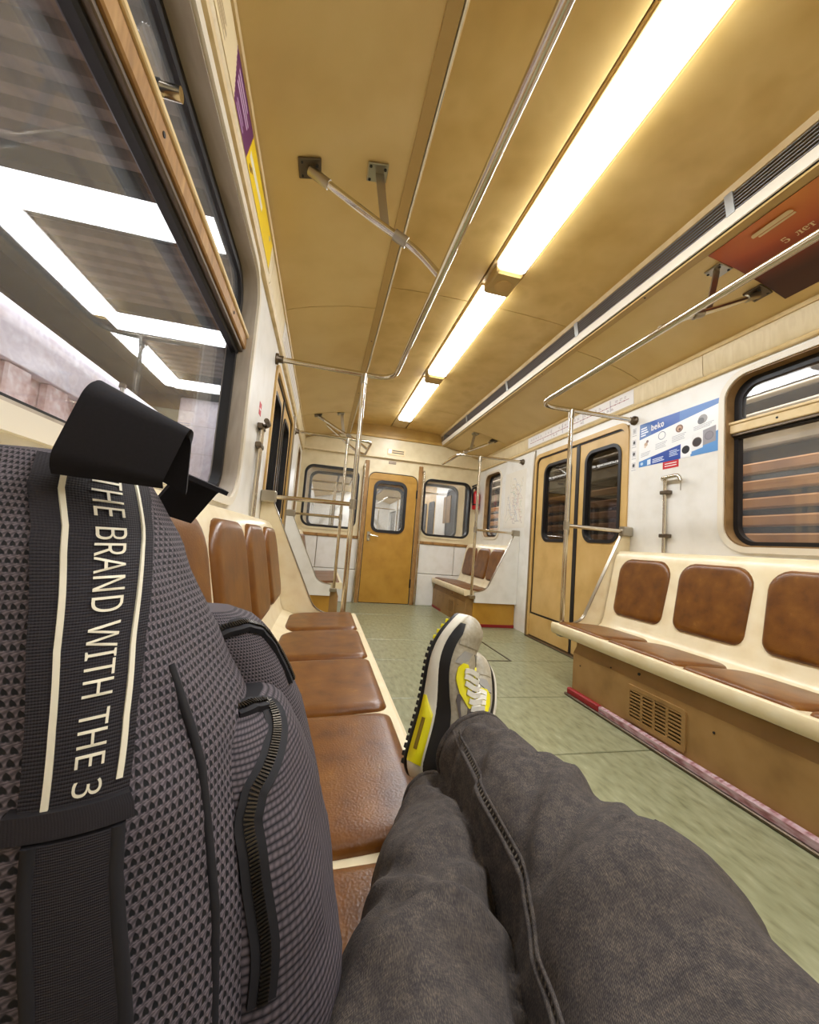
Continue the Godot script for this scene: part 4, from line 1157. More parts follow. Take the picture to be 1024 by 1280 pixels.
	put(e, "shaft", Geo.new().box(Vector3(-4.15, -0.1, -9.4), Vector3(-2.0, 3.6, -8.9), 0.03), M.marble)
	for i in 5:
		put(e, "slab_joint", Geo.new().box(Vector3(-4.16, 0.6 + i * 0.6, -9.0), Vector3(-1.99, 0.608 + i * 0.6, -8.897)), M.steel)

# ---------------------------------------------------------------- outside, right: the track wall
func build_tunnel() -> void:
	noisy("track_wall", [0.0, c8(30, 22, 16), 0.5, c8(44, 34, 26), 1.0, c8(58, 46, 36)], 0.02, 0.5, 0.7, 51)
	noisy("brown_band", [0.0, c8(140, 92, 44), 0.5, c8(172, 120, 64), 1.0, c8(190, 140, 84)], 0.02, 0.6, 0.5, 52, 256, Vector2(1, 6))
	noisy("grey_band", [0.0, c8(150, 142, 130), 0.5, c8(190, 184, 174), 1.0, c8(206, 200, 192)], 0.02, 0.6, 0.5, 53, 256, Vector2(1, 6))
	var w := thing("trackside_wall", "dark trackside wall with pale and brown horizontal bands outside the right windows", "wall", Vector3(2.2, 0, -3), "", "structure")
	put(w, "wall_face", Geo.new().box(Vector3(2.3, -1.2, -14.0), Vector3(2.5, 4.2, 5.0)), M.track_wall)
	for i in 6:
		put(w, "brown_rail", Geo.new().box(Vector3(2.24, 0.93 + i * 0.135, -14.0), Vector3(2.31, 1.015 + i * 0.135, 5.0), 0.012), M.brown_band)
	put(w, "pale_rail", Geo.new().box(Vector3(2.24, 1.80, -14.0), Vector3(2.31, 1.93, 5.0), 0.012), M.grey_band)
	for i in 3:
		put(w, "cable", Geo.new().tube(PackedVector3Array([Vector3(2.24, 2.06 + i * 0.13, 5.0), Vector3(2.24, 2.06 + i * 0.13, -14.0)]), 0.024, 8), M.grey_band)
	var tl := thing("unseen_track_lamp", "unseen strip lamp lighting the bands of the trackside wall", "lamp", Vector3(2.2, 3.0, -4.0))  # out of view above the windows, placed to light the wall bands
	put(tl, "housing", Geo.new().box(Vector3(2.16, 3.0, -10.0), Vector3(2.29, 3.06, 2.0), 0.01), M.soffit)
	put(tl, "tube", Geo.new().box(Vector3(2.13, 2.97, -9.9), Vector3(2.19, 3.0, 1.9), 0.01), M.station_glow)
	area_light(tl, Vector3(2.1, 2.96, -4.0), Vector2(0.08, 11.5), 14.0, Color(1.0, 0.96, 0.9), Basis(Vector3(1, 0, 0), -PI / 2) )
	put(w, "trackbed", Geo.new().box(Vector3(1.45, -1.3, -14.0), Vector3(2.3, -1.2, 5.0)), M.track_wall)

# ---------------------------------------------------------------- the next car, through the end windows
func build_next_car() -> void:
	var z0 := 5.95
	var z1 := 13.5
	var c := thing("next_carriage", "lit interior of the neighbouring carriage behind the end windows", "carriage", Vector3(0, 0, -z0))
	var ex := end_xf(z0)
	put(c, "floor_plate", Geo.new().box(Vector3(-1.4, -0.08, -z1), Vector3(1.4, 0.0, -z0)), M.floor)
	put(c, "ceiling_plate", Geo.new().prism(PackedVector2Array([Vector2(-1.4, 2.2), Vector2(-0.7, 2.35), Vector2(-0.65, 2.5), Vector2(0.65, 2.5), Vector2(0.7, 2.35), Vector2(1.4, 2.2), Vector2(1.4, 2.6), Vector2(-1.4, 2.6)]), Transform3D(Basis(Vector3.RIGHT, Vector3.UP, Vector3(0, 0, -1)), Vector3.ZERO), z0, z1), M.side_ceiling)
	for s: float in [-1.0, 1.0]:
		var sx := Transform3D(Basis(Vector3(s, 0, 0), Vector3.UP, Vector3(0, 0, -1)), Vector3(0, 0, -z0))
		put(c, "end_panel", Geo.new().holed(Vector2(0.4, 0.0), Vector2(1.4, 2.2), rrect(Vector2(0.47, 1.0), Vector2(1.18, 1.85), 0.12, 8), sx, 0.0, 0.06), M.cream_wall)
		put(c, "end_seal", Geo.new().frame(rrect(Vector2(0.465, 0.995), Vector2(1.185, 1.855), 0.12, 8), rrect(Vector2(0.50, 1.03), Vector2(1.15, 1.82), 0.10, 8), sx, -0.02, 0.05), M.rubber)
		var xf := wall_xf(s)
		put(c, "side_wall", Geo.new().prism(rrect(Vector2(z0, 0), Vector2(7.6, 2.2), 0.002, 1), xf, 0.0, 0.1), M.white_wall)
		put(c, "side_wall", Geo.new().prism(rrect(Vector2(8.9, 0), Vector2(z1, 0.98), 0.002, 1), xf, 0.0, 0.1), M.white_wall)
		put(c, "side_wall", Geo.new().prism(rrect(Vector2(8.9, 1.9), Vector2(z1, 2.2), 0.002, 1), xf, 0.0, 0.1), M.white_wall)
		for k in 4:
			put(c, "window_post", Geo.new().prism(rrect(Vector2(8.9 + k * 1.45, 0.98), Vector2(9.2 + k * 1.45, 1.9), 0.01, 1), xf, 0.0, 0.1), M.white_wall)
			put(c, "window_pane", Geo.new().prism(rrect(Vector2(9.2 + k * 1.45, 0.98), Vector2(10.35 + k * 1.45, 1.9), 0.01, 1), xf, 0.06, 0.066), M.dark_pane)
		put(c, "side_window", Geo.new().frame(rrect(Vector2(6.25, 1.03), Vector2(6.85, 1.92), 0.12, 6), rrect(Vector2(6.29, 1.07), Vector2(6.81, 1.88), 0.10, 6), xf, -0.02, 0.01), M.rubber)
		put(c, "side_window_pane", Geo.new().prism(rrect(Vector2(6.28, 1.06), Vector2(6.82, 1.89), 0.10, 6), xf, -0.008, 0.004), M.black)
		put(c, "short_bench", Geo.new().prism(PackedVector2Array([Vector2(0.68, 0.0), Vector2(0.68, 0.41), Vector2(1.05, 0.39), Vector2(1.18, 0.92), Vector2(1.3, 0.92), Vector2(1.3, 0.0)]), section_xf(s), 6.1, 7.4), M.leather)
		put(c, "pole", Geo.new().tube(PackedVector3Array([Vector3(s * 0.43, 0.0, -6.06), Vector3(s * 0.43, 1.95, -6.06)]), 0.02, 8), M.chrome)
		put(c, "rail", Geo.new().tube(PackedVector3Array([Vector3(s * 0.755, 1.08, -7.5), Vector3(s * 1.3, 1.08, -7.5)]), 0.018, 8), M.chrome)
		put(c, "vent_line", Geo.new().box(Vector3(s * 0.64, 2.36, -13.4), Vector3(s * 0.665, 2.46, -6.05)), M.dark_steel)
		put(c, "side_door", Geo.new().prism(rrect(Vector2(7.6, 0), Vector2(8.9, 2.2), 0.01, 1), xf, 0.01, 0.06), M.door_tan)
		put(c, "door_pane", Geo.new().prism(rrect(Vector2(7.7, 1.0), Vector2(8.15, 1.8), 0.08, 5), xf, 0.0, 0.012), M.rubber)
		put(c, "door_pane", Geo.new().prism(rrect(Vector2(8.32, 1.0), Vector2(8.78, 1.8), 0.08, 5), xf, 0.0, 0.012), M.rubber)
		put(c, "bench", Geo.new().prism(PackedVector2Array([Vector2(0.68, 0.0), Vector2(0.68, 0.41), Vector2(1.05, 0.39), Vector2(1.18, 0.92), Vector2(1.3, 0.92), Vector2(1.3, 0.0)]), section_xf(s), 9.0, z1 - 0.1), M.leather)
		put(c, "rail", Geo.new().tube(PackedVector3Array([Vector3(s * 0.5, 1.92, -8.9), Vector3(s * 0.5, 1.92, -z1)]), 0.018, 8), M.chrome)
		put(c, "rail", Geo.new().tube(PackedVector3Array([Vector3(s * 1.3, 1.92, -7.5), Vector3(s * 0.5, 1.92, -7.5), Vector3(s * 0.5, 1.92, -6.5)]), 0.018, 8), M.chrome)
		for zf: float in [7.5, 8.95, 12.2]:
			put(c, "pole", Geo.new().tube(PackedVector3Array([Vector3(s * 0.755, 0.3, -zf), Vector3(s * 0.755, 1.95, -zf)]), 0.018, 8), M.chrome)
			put(c, "rail", Geo.new().tube(PackedVector3Array([Vector3(s * 0.5, 1.92, -zf), Vector3(s * 1.3, 1.92, -zf)]), 0.018, 8), M.chrome)
	put(c, "end_head", Geo.new().box(Vector3(-0.4, 1.86, -z0 - 0.06), Vector3(0.4, 2.2, -z0)), M.cream_wall)
	put(c, "end_crown", Geo.new().prism(PackedVector2Array([Vector2(-1.4, 2.2), Vector2(-0.7, 2.35), Vector2(-0.65, 2.6), Vector2(0.65, 2.6), Vector2(0.7, 2.35), Vector2(1.4, 2.2)]), ex, 0.0, 0.05), M.cream_wall)
	put(c, "end_door", Geo.new().holed(Vector2(-0.4, 0.0), Vector2(0.4, 1.87), rrect(Vector2(-0.27, 1.0), Vector2(0.27, 1.72), 0.1, 8), ex, 0.0, 0.05), M.door_mustard)
	put(c, "door_seal", Geo.new().frame(rrect(Vector2(-0.275, 0.995), Vector2(0.275, 1.725), 0.1, 8), rrect(Vector2(-0.24, 1.03), Vector2(0.24, 1.69), 0.08, 8), ex, -0.02, 0.05), M.rubber)
	put(c, "back_panel", Geo.new().box(Vector3(-1.4, 0, -z1 - 0.05), Vector3(1.4, 2.6, -z1)), M.white_wall)
	for i in 5:
		var a := 6.3 + i * 1.45
		put(c, "lamp_strip", Geo.new().box(Vector3(-0.09, 2.45, -a - 1.3), Vector3(0.09, 2.50, -a), 0.01), M.next_glow)
	for i in 2:
		area_light(c, Vector3(0, 2.44, -8.1 - i * 3.4), Vector2(0.16, 3.0), 4.0, Color(0.965, 0.98, 1.0))
	put(c, "advert", Geo.new().box(Vector3(1.28, 1.3, -7.0), Vector3(1.299, 1.8, -6.6)), M.kick)
	# the dark bellows and buffers between the cars
	var b := thing("gangway_step", "dark coupling plate in the gap between the carriages", "coupling", Vector3(0, -0.1, -5.7))
	put(b, "plate", Geo.new().box(Vector3(-0.4, -0.1, -5.94), Vector3(0.4, -0.06, -5.51), 0.01), M.black)
	put(b, "drawbar", Geo.new().tube(PackedVector3Array([Vector3(0, -0.2, -5.45), Vector3(0, -0.2, -5.98)]), 0.08, 10), M.black)

# ---------------------------------------------------------------- the backpack on the bench
const BAG := [[0.410, -1.06, -0.955, 0.26, 0.42], [0.425, -1.08, -0.935, 0.235, 0.44], [0.47, -1.095, -0.925, 0.222, 0.45], [0.56, -1.11, -0.928, 0.212, 0.45], [0.65, -1.125, -0.945, 0.208, 0.445], [0.73, -1.14, -0.970, 0.21, 0.43], [0.80, -1.15, -1.008, 0.212, 0.415], [0.85, -1.155, -1.031, 0.215, 0.40], [0.88, -1.155, -1.045, 0.225, 0.385], [0.90, -1.145, -1.056, 0.245, 0.365], [0.905, -1.12, -1.07, 0.28, 0.33]]
const POCKET := [[0.415, -1.0, -0.905, 0.30, 0.42], [0.43, -1.02, -0.884, 0.275, 0.44], [0.48, -1.03, -0.873, 0.262, 0.45], [0.54, -1.03, -0.876, 0.258, 0.45], [0.60, -1.03, -0.888, 0.262, 0.445], [0.66, -1.03, -0.908, 0.272, 0.435], [0.70, -1.03, -0.93, 0.285, 0.42], [0.72, -1.02, -0.945, 0.30, 0.41], [0.727, -1.0, -0.96, 0.33, 0.39]]
const REAR := [[0.43, -1.05, -0.90, 0.40, 0.50], [0.50, -1.06, -0.888, 0.39, 0.52], [0.60, -1.07, -0.898, 0.38, 0.52], [0.68, -1.08, -0.922, 0.38, 0.50], [0.73, -1.085, -0.945, 0.375, 0.48], [0.765, -1.085, -0.966, 0.37, 0.465], [0.783, -1.075, -0.985, 0.38, 0.45], [0.787, -1.06, -1.0, 0.39, 0.44]]

# a point of a rounded body: height y, direction phi (0 = right, 90 = towards the camera), lifted by off
func body_point(tab: Array, y: float, phi: float, off := 0.0, n := 2.6) -> Vector3:
	var r := [0.0, 0.0, 0.0, 0.0]
	y = clampf(y, tab[0][0], tab[-1][0])
	var i := 0
	while i < tab.size() - 2 and tab[i + 1][0] < y: i += 1
	var t: float = (y - tab[i][0]) / (tab[i + 1][0] - tab[i][0])
	for k in 4:
		var p1: float = tab[i][k + 1]
		var p2: float = tab[i + 1][k + 1]
		r[k] = lerpf(p1, p2, t)
	var c := cos(deg_to_rad(phi))
	var s := sin(deg_to_rad(phi))
	var x: float = (r[0] + r[1]) * 0.5 + ((r[1] - r[0]) * 0.5 + off) * signf(c) * pow(absf(c), 2.0 / n)
	var z: float = (r[2] + r[3]) * 0.5 - ((r[3] - r[2]) * 0.5 + off) * signf(s) * pow(absf(s), 2.0 / n)
	return Vector3(x, y, -z)

func body_mesh(tab: Array, rows: int, cols: int, uvs: Vector2, wob := 0.0) -> Geo:
	var rings := []
	var nz := FastNoiseLite.new()
	nz.seed = 77
	nz.frequency = 9.0
	for i in rows + 1:
		var t := float(i) / rows
		t = t * 0.55 + 0.45 * (0.5 - 0.5 * cos(PI * t))
		var y := lerpf(tab[0][0], tab[-1][0], t)
		var ring := PackedVector3Array()
		for j in cols:
			var p := body_point(tab, y, 360.0 * j / cols)
			ring.append(body_point(tab, y, 360.0 * j / cols, wob * nz.get_noise_3dv(p)))
		rings.append(ring)
	var g := Geo.new()
	g.has_uv = true
	g.loft(rings, true, 0, uvs)
	return g

# a patch of the body surface between two edges given as [y, phi_left, phi_right] rows
func body_patch(tab: Array, edges: Array, off: float, thick: float, across: int, up: Vector2) -> Geo:
	var g := Geo.new()
	g.has_uv = true
	var rows := []
	var back := []
	var per := 5
	for i in edges.size() - 1:
		for k in per + (1 if i == edges.size() - 2 else 0):
			var t := float(k) / per
			var y := lerpf(edges[i][0], edges[i + 1][0], t)
			var a := lerpf(edges[i][1], edges[i + 1][1], t)
			var b := lerpf(edges[i][2], edges[i + 1][2], t)
			var row := PackedVector3Array()
			var low := PackedVector3Array()
			for j in across + 1:
				var ph := lerpf(a, b, float(j) / across)
				row.append(body_point(tab, y, ph, off + thick))
				low.append(body_point(tab, y, ph, off - 0.004))
			rows.append(row); back.append(low)
	for i in rows.size() - 1:
		for j in across:
			var u0 := Vector2(float(j) / across * up.x, float(i) / rows.size() * up.y)
			var u1 := Vector2(float(j + 1) / across * up.x, float(i + 1) / rows.size() * up.y)
			g.quad(rows[i][j], rows[i][j + 1], rows[i + 1][j + 1], rows[i + 1][j], 0, u0, Vector2(u1.x, u0.y), u1, Vector2(u0.x, u1.y))
			g.quad(back[i][j], back[i + 1][j], back[i + 1][j + 1], back[i][j + 1], 1)
		g.quad(rows[i][0], rows[i + 1][0], back[i + 1][0], back[i][0], 2)
		g.quad(rows[i][across], back[i][across], back[i + 1][across], rows[i + 1][across], 3)
	for j in across:
		g.quad(rows[0][j], back[0][j], back[0][j + 1], rows[0][j + 1], 4)
		g.quad(rows[-1][j], rows[-1][j + 1], back[-1][j + 1], back[-1][j], 5)
	g.fix(0)
	return g

func knit_material(called: String, kind: int, thread: Color, hole: Color) -> void:
	var n := 256
	var cells := 8
	var px := n / cells
	var im := Image.create(n, n, false, Image.FORMAT_RGB8)
	var hm := Image.create(n, n, false, Image.FORMAT_RGBA8)
	var rng := RandomNumberGenerator.new()
	rng.seed = 5 + kind
	for y in n:
		for x in n:
			var h := 0.0
			if kind == 0:
				var row := int(y / px)
				var fx := fposmod(float(x) / px + (0.5 if row % 2 else 0.0), 1.0) - 0.5
				var fy := fposmod(float(y) / px, 1.0) - 0.5
				var d := Vector2(fx * 2.1, (fy + absf(fx) * 0.55) * 2.4).length()
				h = smoothstep(0.5, 0.9, d) * (0.8 + 0.2 * sin(TAU * (fx + fy * 2.0)))
			elif kind == 1:
				var fy := fposmod(float(y) / px * 1.0, 1.0)
				var fx := fposmod(float(x) / px, 1.0)
				h = pow(absf(sin(PI * fy)), 0.7) * (0.65 + 0.35 * absf(sin(PI * fx + fy)))
			else:
				var fy := fposmod(float(y) / px * 4.0, 1.0)
				h = 0.5 + 0.5 * absf(sin(PI * fy)) - 0.12 * float((x / 3) % 2)
			h = clampf(h + (rng.randf() - 0.5) * 0.12, 0, 1)
			im.set_pixel(x, y, hole.lerp(thread, h))
			hm.set_pixel(x, y, Color(h, h, h))
	im.generate_mipmaps()
	hm.bump_map_to_normal_map(3.0)
	var m := mat(called, Color.WHITE, 0.8)
	m.albedo_texture = ImageTexture.create_from_image(im)
	m.normal_enabled = true
	m.normal_texture = ImageTexture.create_from_image(hm)
	m.normal_scale = 0.8

func build_backpack() -> void:
	knit_material("knit", 0, c8(112, 101, 106), c8(9, 8, 11))
	knit_material("rib_knit", 1, c8(104, 93, 98), c8(12, 10, 14))
	knit_material("webbing", 2, c8(36, 30, 35), c8(11, 9, 13))
	mat("tape", c8(24, 22, 26), 0.75)
	mat("zip_teeth", c8(74, 68, 60), 0.35, 0.9)
	mat("strap_print", c8(228, 220, 196), 0.6)
	noisy("handle_web", [0.0, c8(12, 10, 16), 1.0, c8(26, 22, 30)], 0.1, 20.0, 0.85, 61)
	var b := thing("backpack", "dark knitted mesh backpack with a lettered strap standing on the bench", "backpack", Vector3(-1.0, 0.41, -0.33))
	put(b, "body", body_mesh(BAG, 44, 72, Vector2(17, 14), 0.006), M.knit)
	put(b, "front_pocket", body_mesh(POCKET, 36, 64, Vector2(11, 10), 0.006), M.rib_knit, "bulging ribbed pocket")
	put(b, "rear_compartment", body_mesh(REAR, 28, 48, Vector2(14, 14), 0.004), M.knit)
	# lettered strap
	var edges := [[0.898, 64.0, -6.0], [0.885, 62.0, -2.0], [0.857, 61.0, 6.0], [0.824, 66.0, 20.0], [0.795, 71.0, 33.0], [0.767, 76.0, 45.0], [0.734, 82.0, 56.0]]
	var st := put(b, "strap", body_patch(BAG, edges, 0.001, 0.003, 8, Vector2(1, 4)), M.webbing, "black woven strap printed with white capitals")
	var strap_at := func(s: float, t: float, off: float) -> Vector3:
		# s: 0 at the top to 1 at the lower end by height, t across
		var y := lerpf(0.892, 0.734, s)
		var i := 0
		while i < edges.size() - 2 and edges[i + 1][0] > y: i += 1
		var k: float = (y - edges[i][0]) / (edges[i + 1][0] - edges[i][0])
		var a: float = lerpf(edges[i][1], edges[i + 1][1], k)
		var c: float = lerpf(edges[i][2], edges[i + 1][2], k)
		return body_point(BAG, y, lerpf(a, c, t), 0.0045 + off)
	for t: float in [0.21, 0.86]:
		var pts := PackedVector3Array()
		var sd := PackedVector3Array()
		for i in 25:
			var s := i / 24.0
			pts.append(strap_at.call(s * (1.0 if t < 0.5 else 0.96), t + (0.0 if t < 0.5 else 0.015 * sin(s * 9.0)), 0.0))
			sd.append((strap_at.call(s, t + 0.1, 0.0) as Vector3) - (strap_at.call(s, t - 0.1, 0.0) as Vector3))
		put(st, "print_line", Geo.new().band(pts, sd, 0.0026, 0.0012), M.strap_print)
	var arr := text_arrays("THE BRAND WITH THE 3", false, 400)
	var lo: Vector2 = arr[1]
	var hi: Vector2 = arr[2]
	var lg := Geo.new()
	var vs: PackedVector3Array = arr[0]
	for i in range(0, vs.size(), 3):
		var q := []
		for k in 3:
			var p := vs[i + k]
			var s := (p.x - lo.x) / (hi.x - lo.x)
			var t := (p.y - lo.y) / (hi.y - lo.y)
			q.append(strap_at.call(0.015 + 0.965 * s, 0.42 + 0.27 * t, 0.0006))
		lg.tri(q[0], q[1], q[2])
	put(st, "lettering", lg, M.strap_print)
	# folded end of the strap and the padded strip under it
	put(st, "strap_fold", body_patch(BAG, [[0.7345, 84.0, 56.0], [0.730, 84.5, 56.0], [0.7235, 85.0, 56.5]], 0.003, 0.004, 8, Vector2(1, 1)), M.webbing)
	put(b, "padded_strip", body_patch(BAG, [[0.722, 80.0, 61.0], [0.68, 82.0, 64.0], [0.64, 84.0, 67.0], [0.56, 86.0, 70.0], [0.44, 88.0, 70.0]], 0.001, 0.006, 6, Vector2(1, 5)), M.webbing)
	for e in 2:
		var ed := PackedVector3Array()
		for i in 14:
			var k := i / 13.0
			ed.append(body_point(BAG, lerpf(0.722, 0.45, k), lerpf(80.0 if e == 0 else 61.0, 87.5 if e == 0 else 70.5, sqrt(k)), 0.005))
		put(b, "piping", Geo.new().tube(ed, 0.0035, 8), M.tape)
	# seam between mesh and side band
	var sm := PackedVector3Array()
	for i in 20:
		var k := i / 19.0
		sm.append(body_point(BAG, lerpf(0.78, 0.43, k), lerpf(24.0, 56.0, k), 0.0))
	put(b, "side_seam", Geo.new().tube(sm, 0.0028, 8), M.tape)
	# zips
	var zp := [[0.726, 74.0], [0.7265, 40.0], [0.724, 10.0], [0.712, 22.0], [0.70, 46.0], [0.69, 63.0], [0.675, 72.0], [0.646, 72.0], [0.612, 70.0], [0.58, 74.0]]
	zipper(b, POCKET, zp)
	zipper(b, REAR, [[0.765, 88.0], [0.775, 60.0], [0.777, 30.0], [0.770, 8.0], [0.75, 2.0], [0.71, 4.0]])
	# grab handle
	var hp := bend([Vector3(-1.034, 0.886, -0.237), Vector3(-1.033, 0.891, -0.232), Vector3(-1.022, 0.924, -0.230), Vector3(-1.021, 0.927, -0.240), Vector3(-1.027, 0.895, -0.262)], 0.008)
	var side := PackedVector3Array()
	for i in hp.size(): side.append(Vector3(0.036, lerpf(0.0, -0.007, i / 8.0), -0.021).normalized())
	put(b, "grab_handle", Geo.new().band(hp, side, 0.048, 0.0045), M.handle_web, "wide black webbing loop")
	var lp := bend([Vector3(-1.055, 0.872, -0.385), Vector3(-1.03, 0.905, -0.372), Vector3(-1.02, 0.90, -0.362)], 0.01)
	put(b, "hang_loop", Geo.new().band(lp, PackedVector3Array([Vector3(0.6, -0.2, -0.75)]), 0.04, 0.004), M.handle_web)

func zipper(b: Node, tab: Array, path: Array) -> void:
	var pts := PackedVector3Array()
	for i in path.size() - 1:
		for k in 8:
			var t := k / 8.0
			pts.append(body_point(tab, lerpf(path[i][0], path[i + 1][0], t), lerpf(path[i][1], path[i + 1][1], t), 0.001))
	for r in 3:
		var q := pts.duplicate()
		for i in range(1, pts.size() - 1): q[i] = (pts[i - 1] + pts[i] * 2.0 + pts[i + 1]) * 0.25
		pts = q
	var mid := Vector3.ZERO
	for row: Array in tab: mid += Vector3((row[1] + row[2]) * 0.5, row[0], -(row[3] + row[4]) * 0.5) / tab.size()
	var sides := PackedVector3Array()
	for i in pts.size():
		var d := (pts[mini(i + 1, pts.size() - 1)] - pts[maxi(i - 1, 0)]).normalized()
		var out := (pts[i] - mid).normalized()
		sides.append(d.cross(out).normalized())
	var z := put(b, "zip", Geo.new().band(pts, sides, 0.017, 0.005), M.tape, "black zip with fine teeth")
	var g := Geo.new()
	var run := 0.0
	for i in pts.size() - 1:
		var seg := pts[i].distance_to(pts[i + 1])
		while run < seg:
			var p := pts[i].lerp(pts[i + 1], run / seg)
			var d := (pts[i + 1] - pts[i]).normalized()
			var sd := sides[i]
			var up := sd.cross(d).normalized()
			if up.dot(p - mid) < 0.0: up = -up
			g.obox(Transform3D(Basis(sd, up, sd.cross(up)), p + up * 0.0032), Vector3(0.0062, 0.0022, 0.0011))
			run += 0.0021
		run -= seg
	var te := put(z, "zip_teeth", g, M.zip_teeth)
	te.set_meta("kind", "stuff")

# ---------------------------------------------------------------- the person: legs along the bench
const RH := Vector3(-0.77, 0.52, 0.09)
const RK := Vector3(-0.612, 0.512, -0.30)
const RA := Vector3(-0.645, 0.535, -0.605)
const LH := Vector3(-0.955, 0.50, 0.09)
const LK := Vector3(-0.800, 0.475, -0.33)
const LA := Vector3(-0.704, 0.445, -0.602)
# folds of the cloth: where along the leg (0 hip, 1 knee, 2 ankle), slant, width, height, angle round the leg, reach
const RIGHT_FOLDS := [[1.02, 0.10, 0.055, 0.011, 0.2, 2.0], [1.17, 0.15, 0.045, 0.012, 0.0, 2.2], [1.30, 0.20, 0.04, 0.008, -0.4, 1.6], [0.84, -0.08, 0.06, 0.009, 0.6, 1.8], [0.66, 0.12, 0.07, 0.008, 0.2, 1.7], [1.48, -0.16, 0.04, 0.005, 0.5, 1.4], [1.64, 0.22, 0.04, 0.006, -0.5, 1.5], [1.80, -0.10, 0.035, 0.008, 0.2, 2.2], [1.91, 0.08, 0.03, 0.008, -0.3, 2.4], [0.48, -0.1, 0.07, 0.008, 0.0, 2.0]]
const LEFT_FOLDS := [[1.00, 0.12, 0.05, 0.011, 0.0, 2.0], [1.14, -0.14, 0.045, 0.009, -0.4, 1.7], [1.26, 0.16, 0.04, 0.008, 0.5, 1.6], [0.86, -0.10, 0.06, 0.010, 0.3, 1.8], [0.70, 0.14, 0.06, 0.008, -0.2, 1.8], [1.46, 0.18, 0.04, 0.005, 0.2, 1.5], [1.72, -0.12, 0.04, 0.007, 0.0, 2.0], [1.88, 0.10, 0.03, 0.007, 0.3, 2.2]]
var bones := []
var folds: FastNoiseLite

func cone(p: Vector3, b: Array) -> float:
	var a: Vector3 = b[0]
	var ab: Vector3 = b[1] - a
	var t := clampf((p - a).dot(ab) / ab.length_squared(), 0.0, 1.0)
	return (p - a - ab * t).length() - lerpf(b[2], b[3], t)

func smin(a: float, b: float, k: float) -> float:
	var h := maxf(k - absf(a - b), 0.0) / k
	return minf(a, b) - h * h * k * 0.25

func leg_field(p: Vector3) -> float:
	var r := 1e9
	for i in 3: r = smin(r, cone(p, bones[i]), 0.03)
	r = maxf(r, (p - (RA + (RA - RK).normalized() * 0.012)).dot((RA - RK).normalized()))
	var l := 1e9
	for i in range(3, 6): l = smin(l, cone(p, bones[i]), 0.03)
	l = maxf(l, (p - (LA + (LA - LK).normalized() * 0.012)).dot((LA - LK).normalized()))
	var h := smin(cone(p, bones[6]), cone(p, bones[7]), 0.06)
	var d := smin(r, l, 0.012)
	return smin(d, h, 0.05)

# raised and sunk folds of the cloth
func cloth_fold(p: Vector3) -> float:
	var right := true
	var best := 1e9
	var s := 0.0
	var th := 0.0
	for i in 6:
		var b: Array = bones[i]
		var a: Vector3 = b[0]
		var ab: Vector3 = b[1] - a
		var t := clampf((p - a).dot(ab) / ab.length_squared(), 0.0, 1.0)
		var q := p - a - ab * t
		var d := q.length() - lerpf(b[2], b[3], t)
		if d < best:
			best = d
			right = i < 3
			s = [0.0, 1.0, 1.5][i % 3] + t * (1.0 if i % 3 == 0 else 0.5)
			var ax := ab.normalized()
			var e1 := (Vector3.UP - ax * ax.y).normalized()
			th = atan2(q.dot(ax.cross(e1)), q.dot(e1))
	var n := folds.get_noise_3d(s * 22.0 + (8.0 if right else 40.0), sin(th) * 5.0 + th * 1.4, cos(th) * 5.0)
	var out := (1.0 - 2.6 * absf(n)) * 0.0014
	out += folds.get_noise_3d(s * 7.0 + (60.0 if right else 20.0), sin(th) * 3.0, cos(th) * 3.0) * 0.007
	for f: Array in (RIGHT_FOLDS if right else LEFT_FOLDS):
		var da := wrapf(th - f[4], -PI, PI)
		var u: float = (s - f[0] - f[1] * da - 0.02 * sin(da * 3.0 + f[0] * 20.0)) / (f[2] * 1.3)
		if absf(u) > 3.5: continue
		var win := pow(maxf(cos(clampf(da / f[5], -1.0, 1.0) * PI * 0.5), 0.0), 0.7)
		out += f[3] * 0.8 * win * (exp(-u * u) - 0.8 * exp(-(u - 1.7) * (u - 1.7) * 0.9))
	return clampf(out, -0.014, 0.014) * clampf((2.06 - s) * 12.0, 0.35, 1.0)

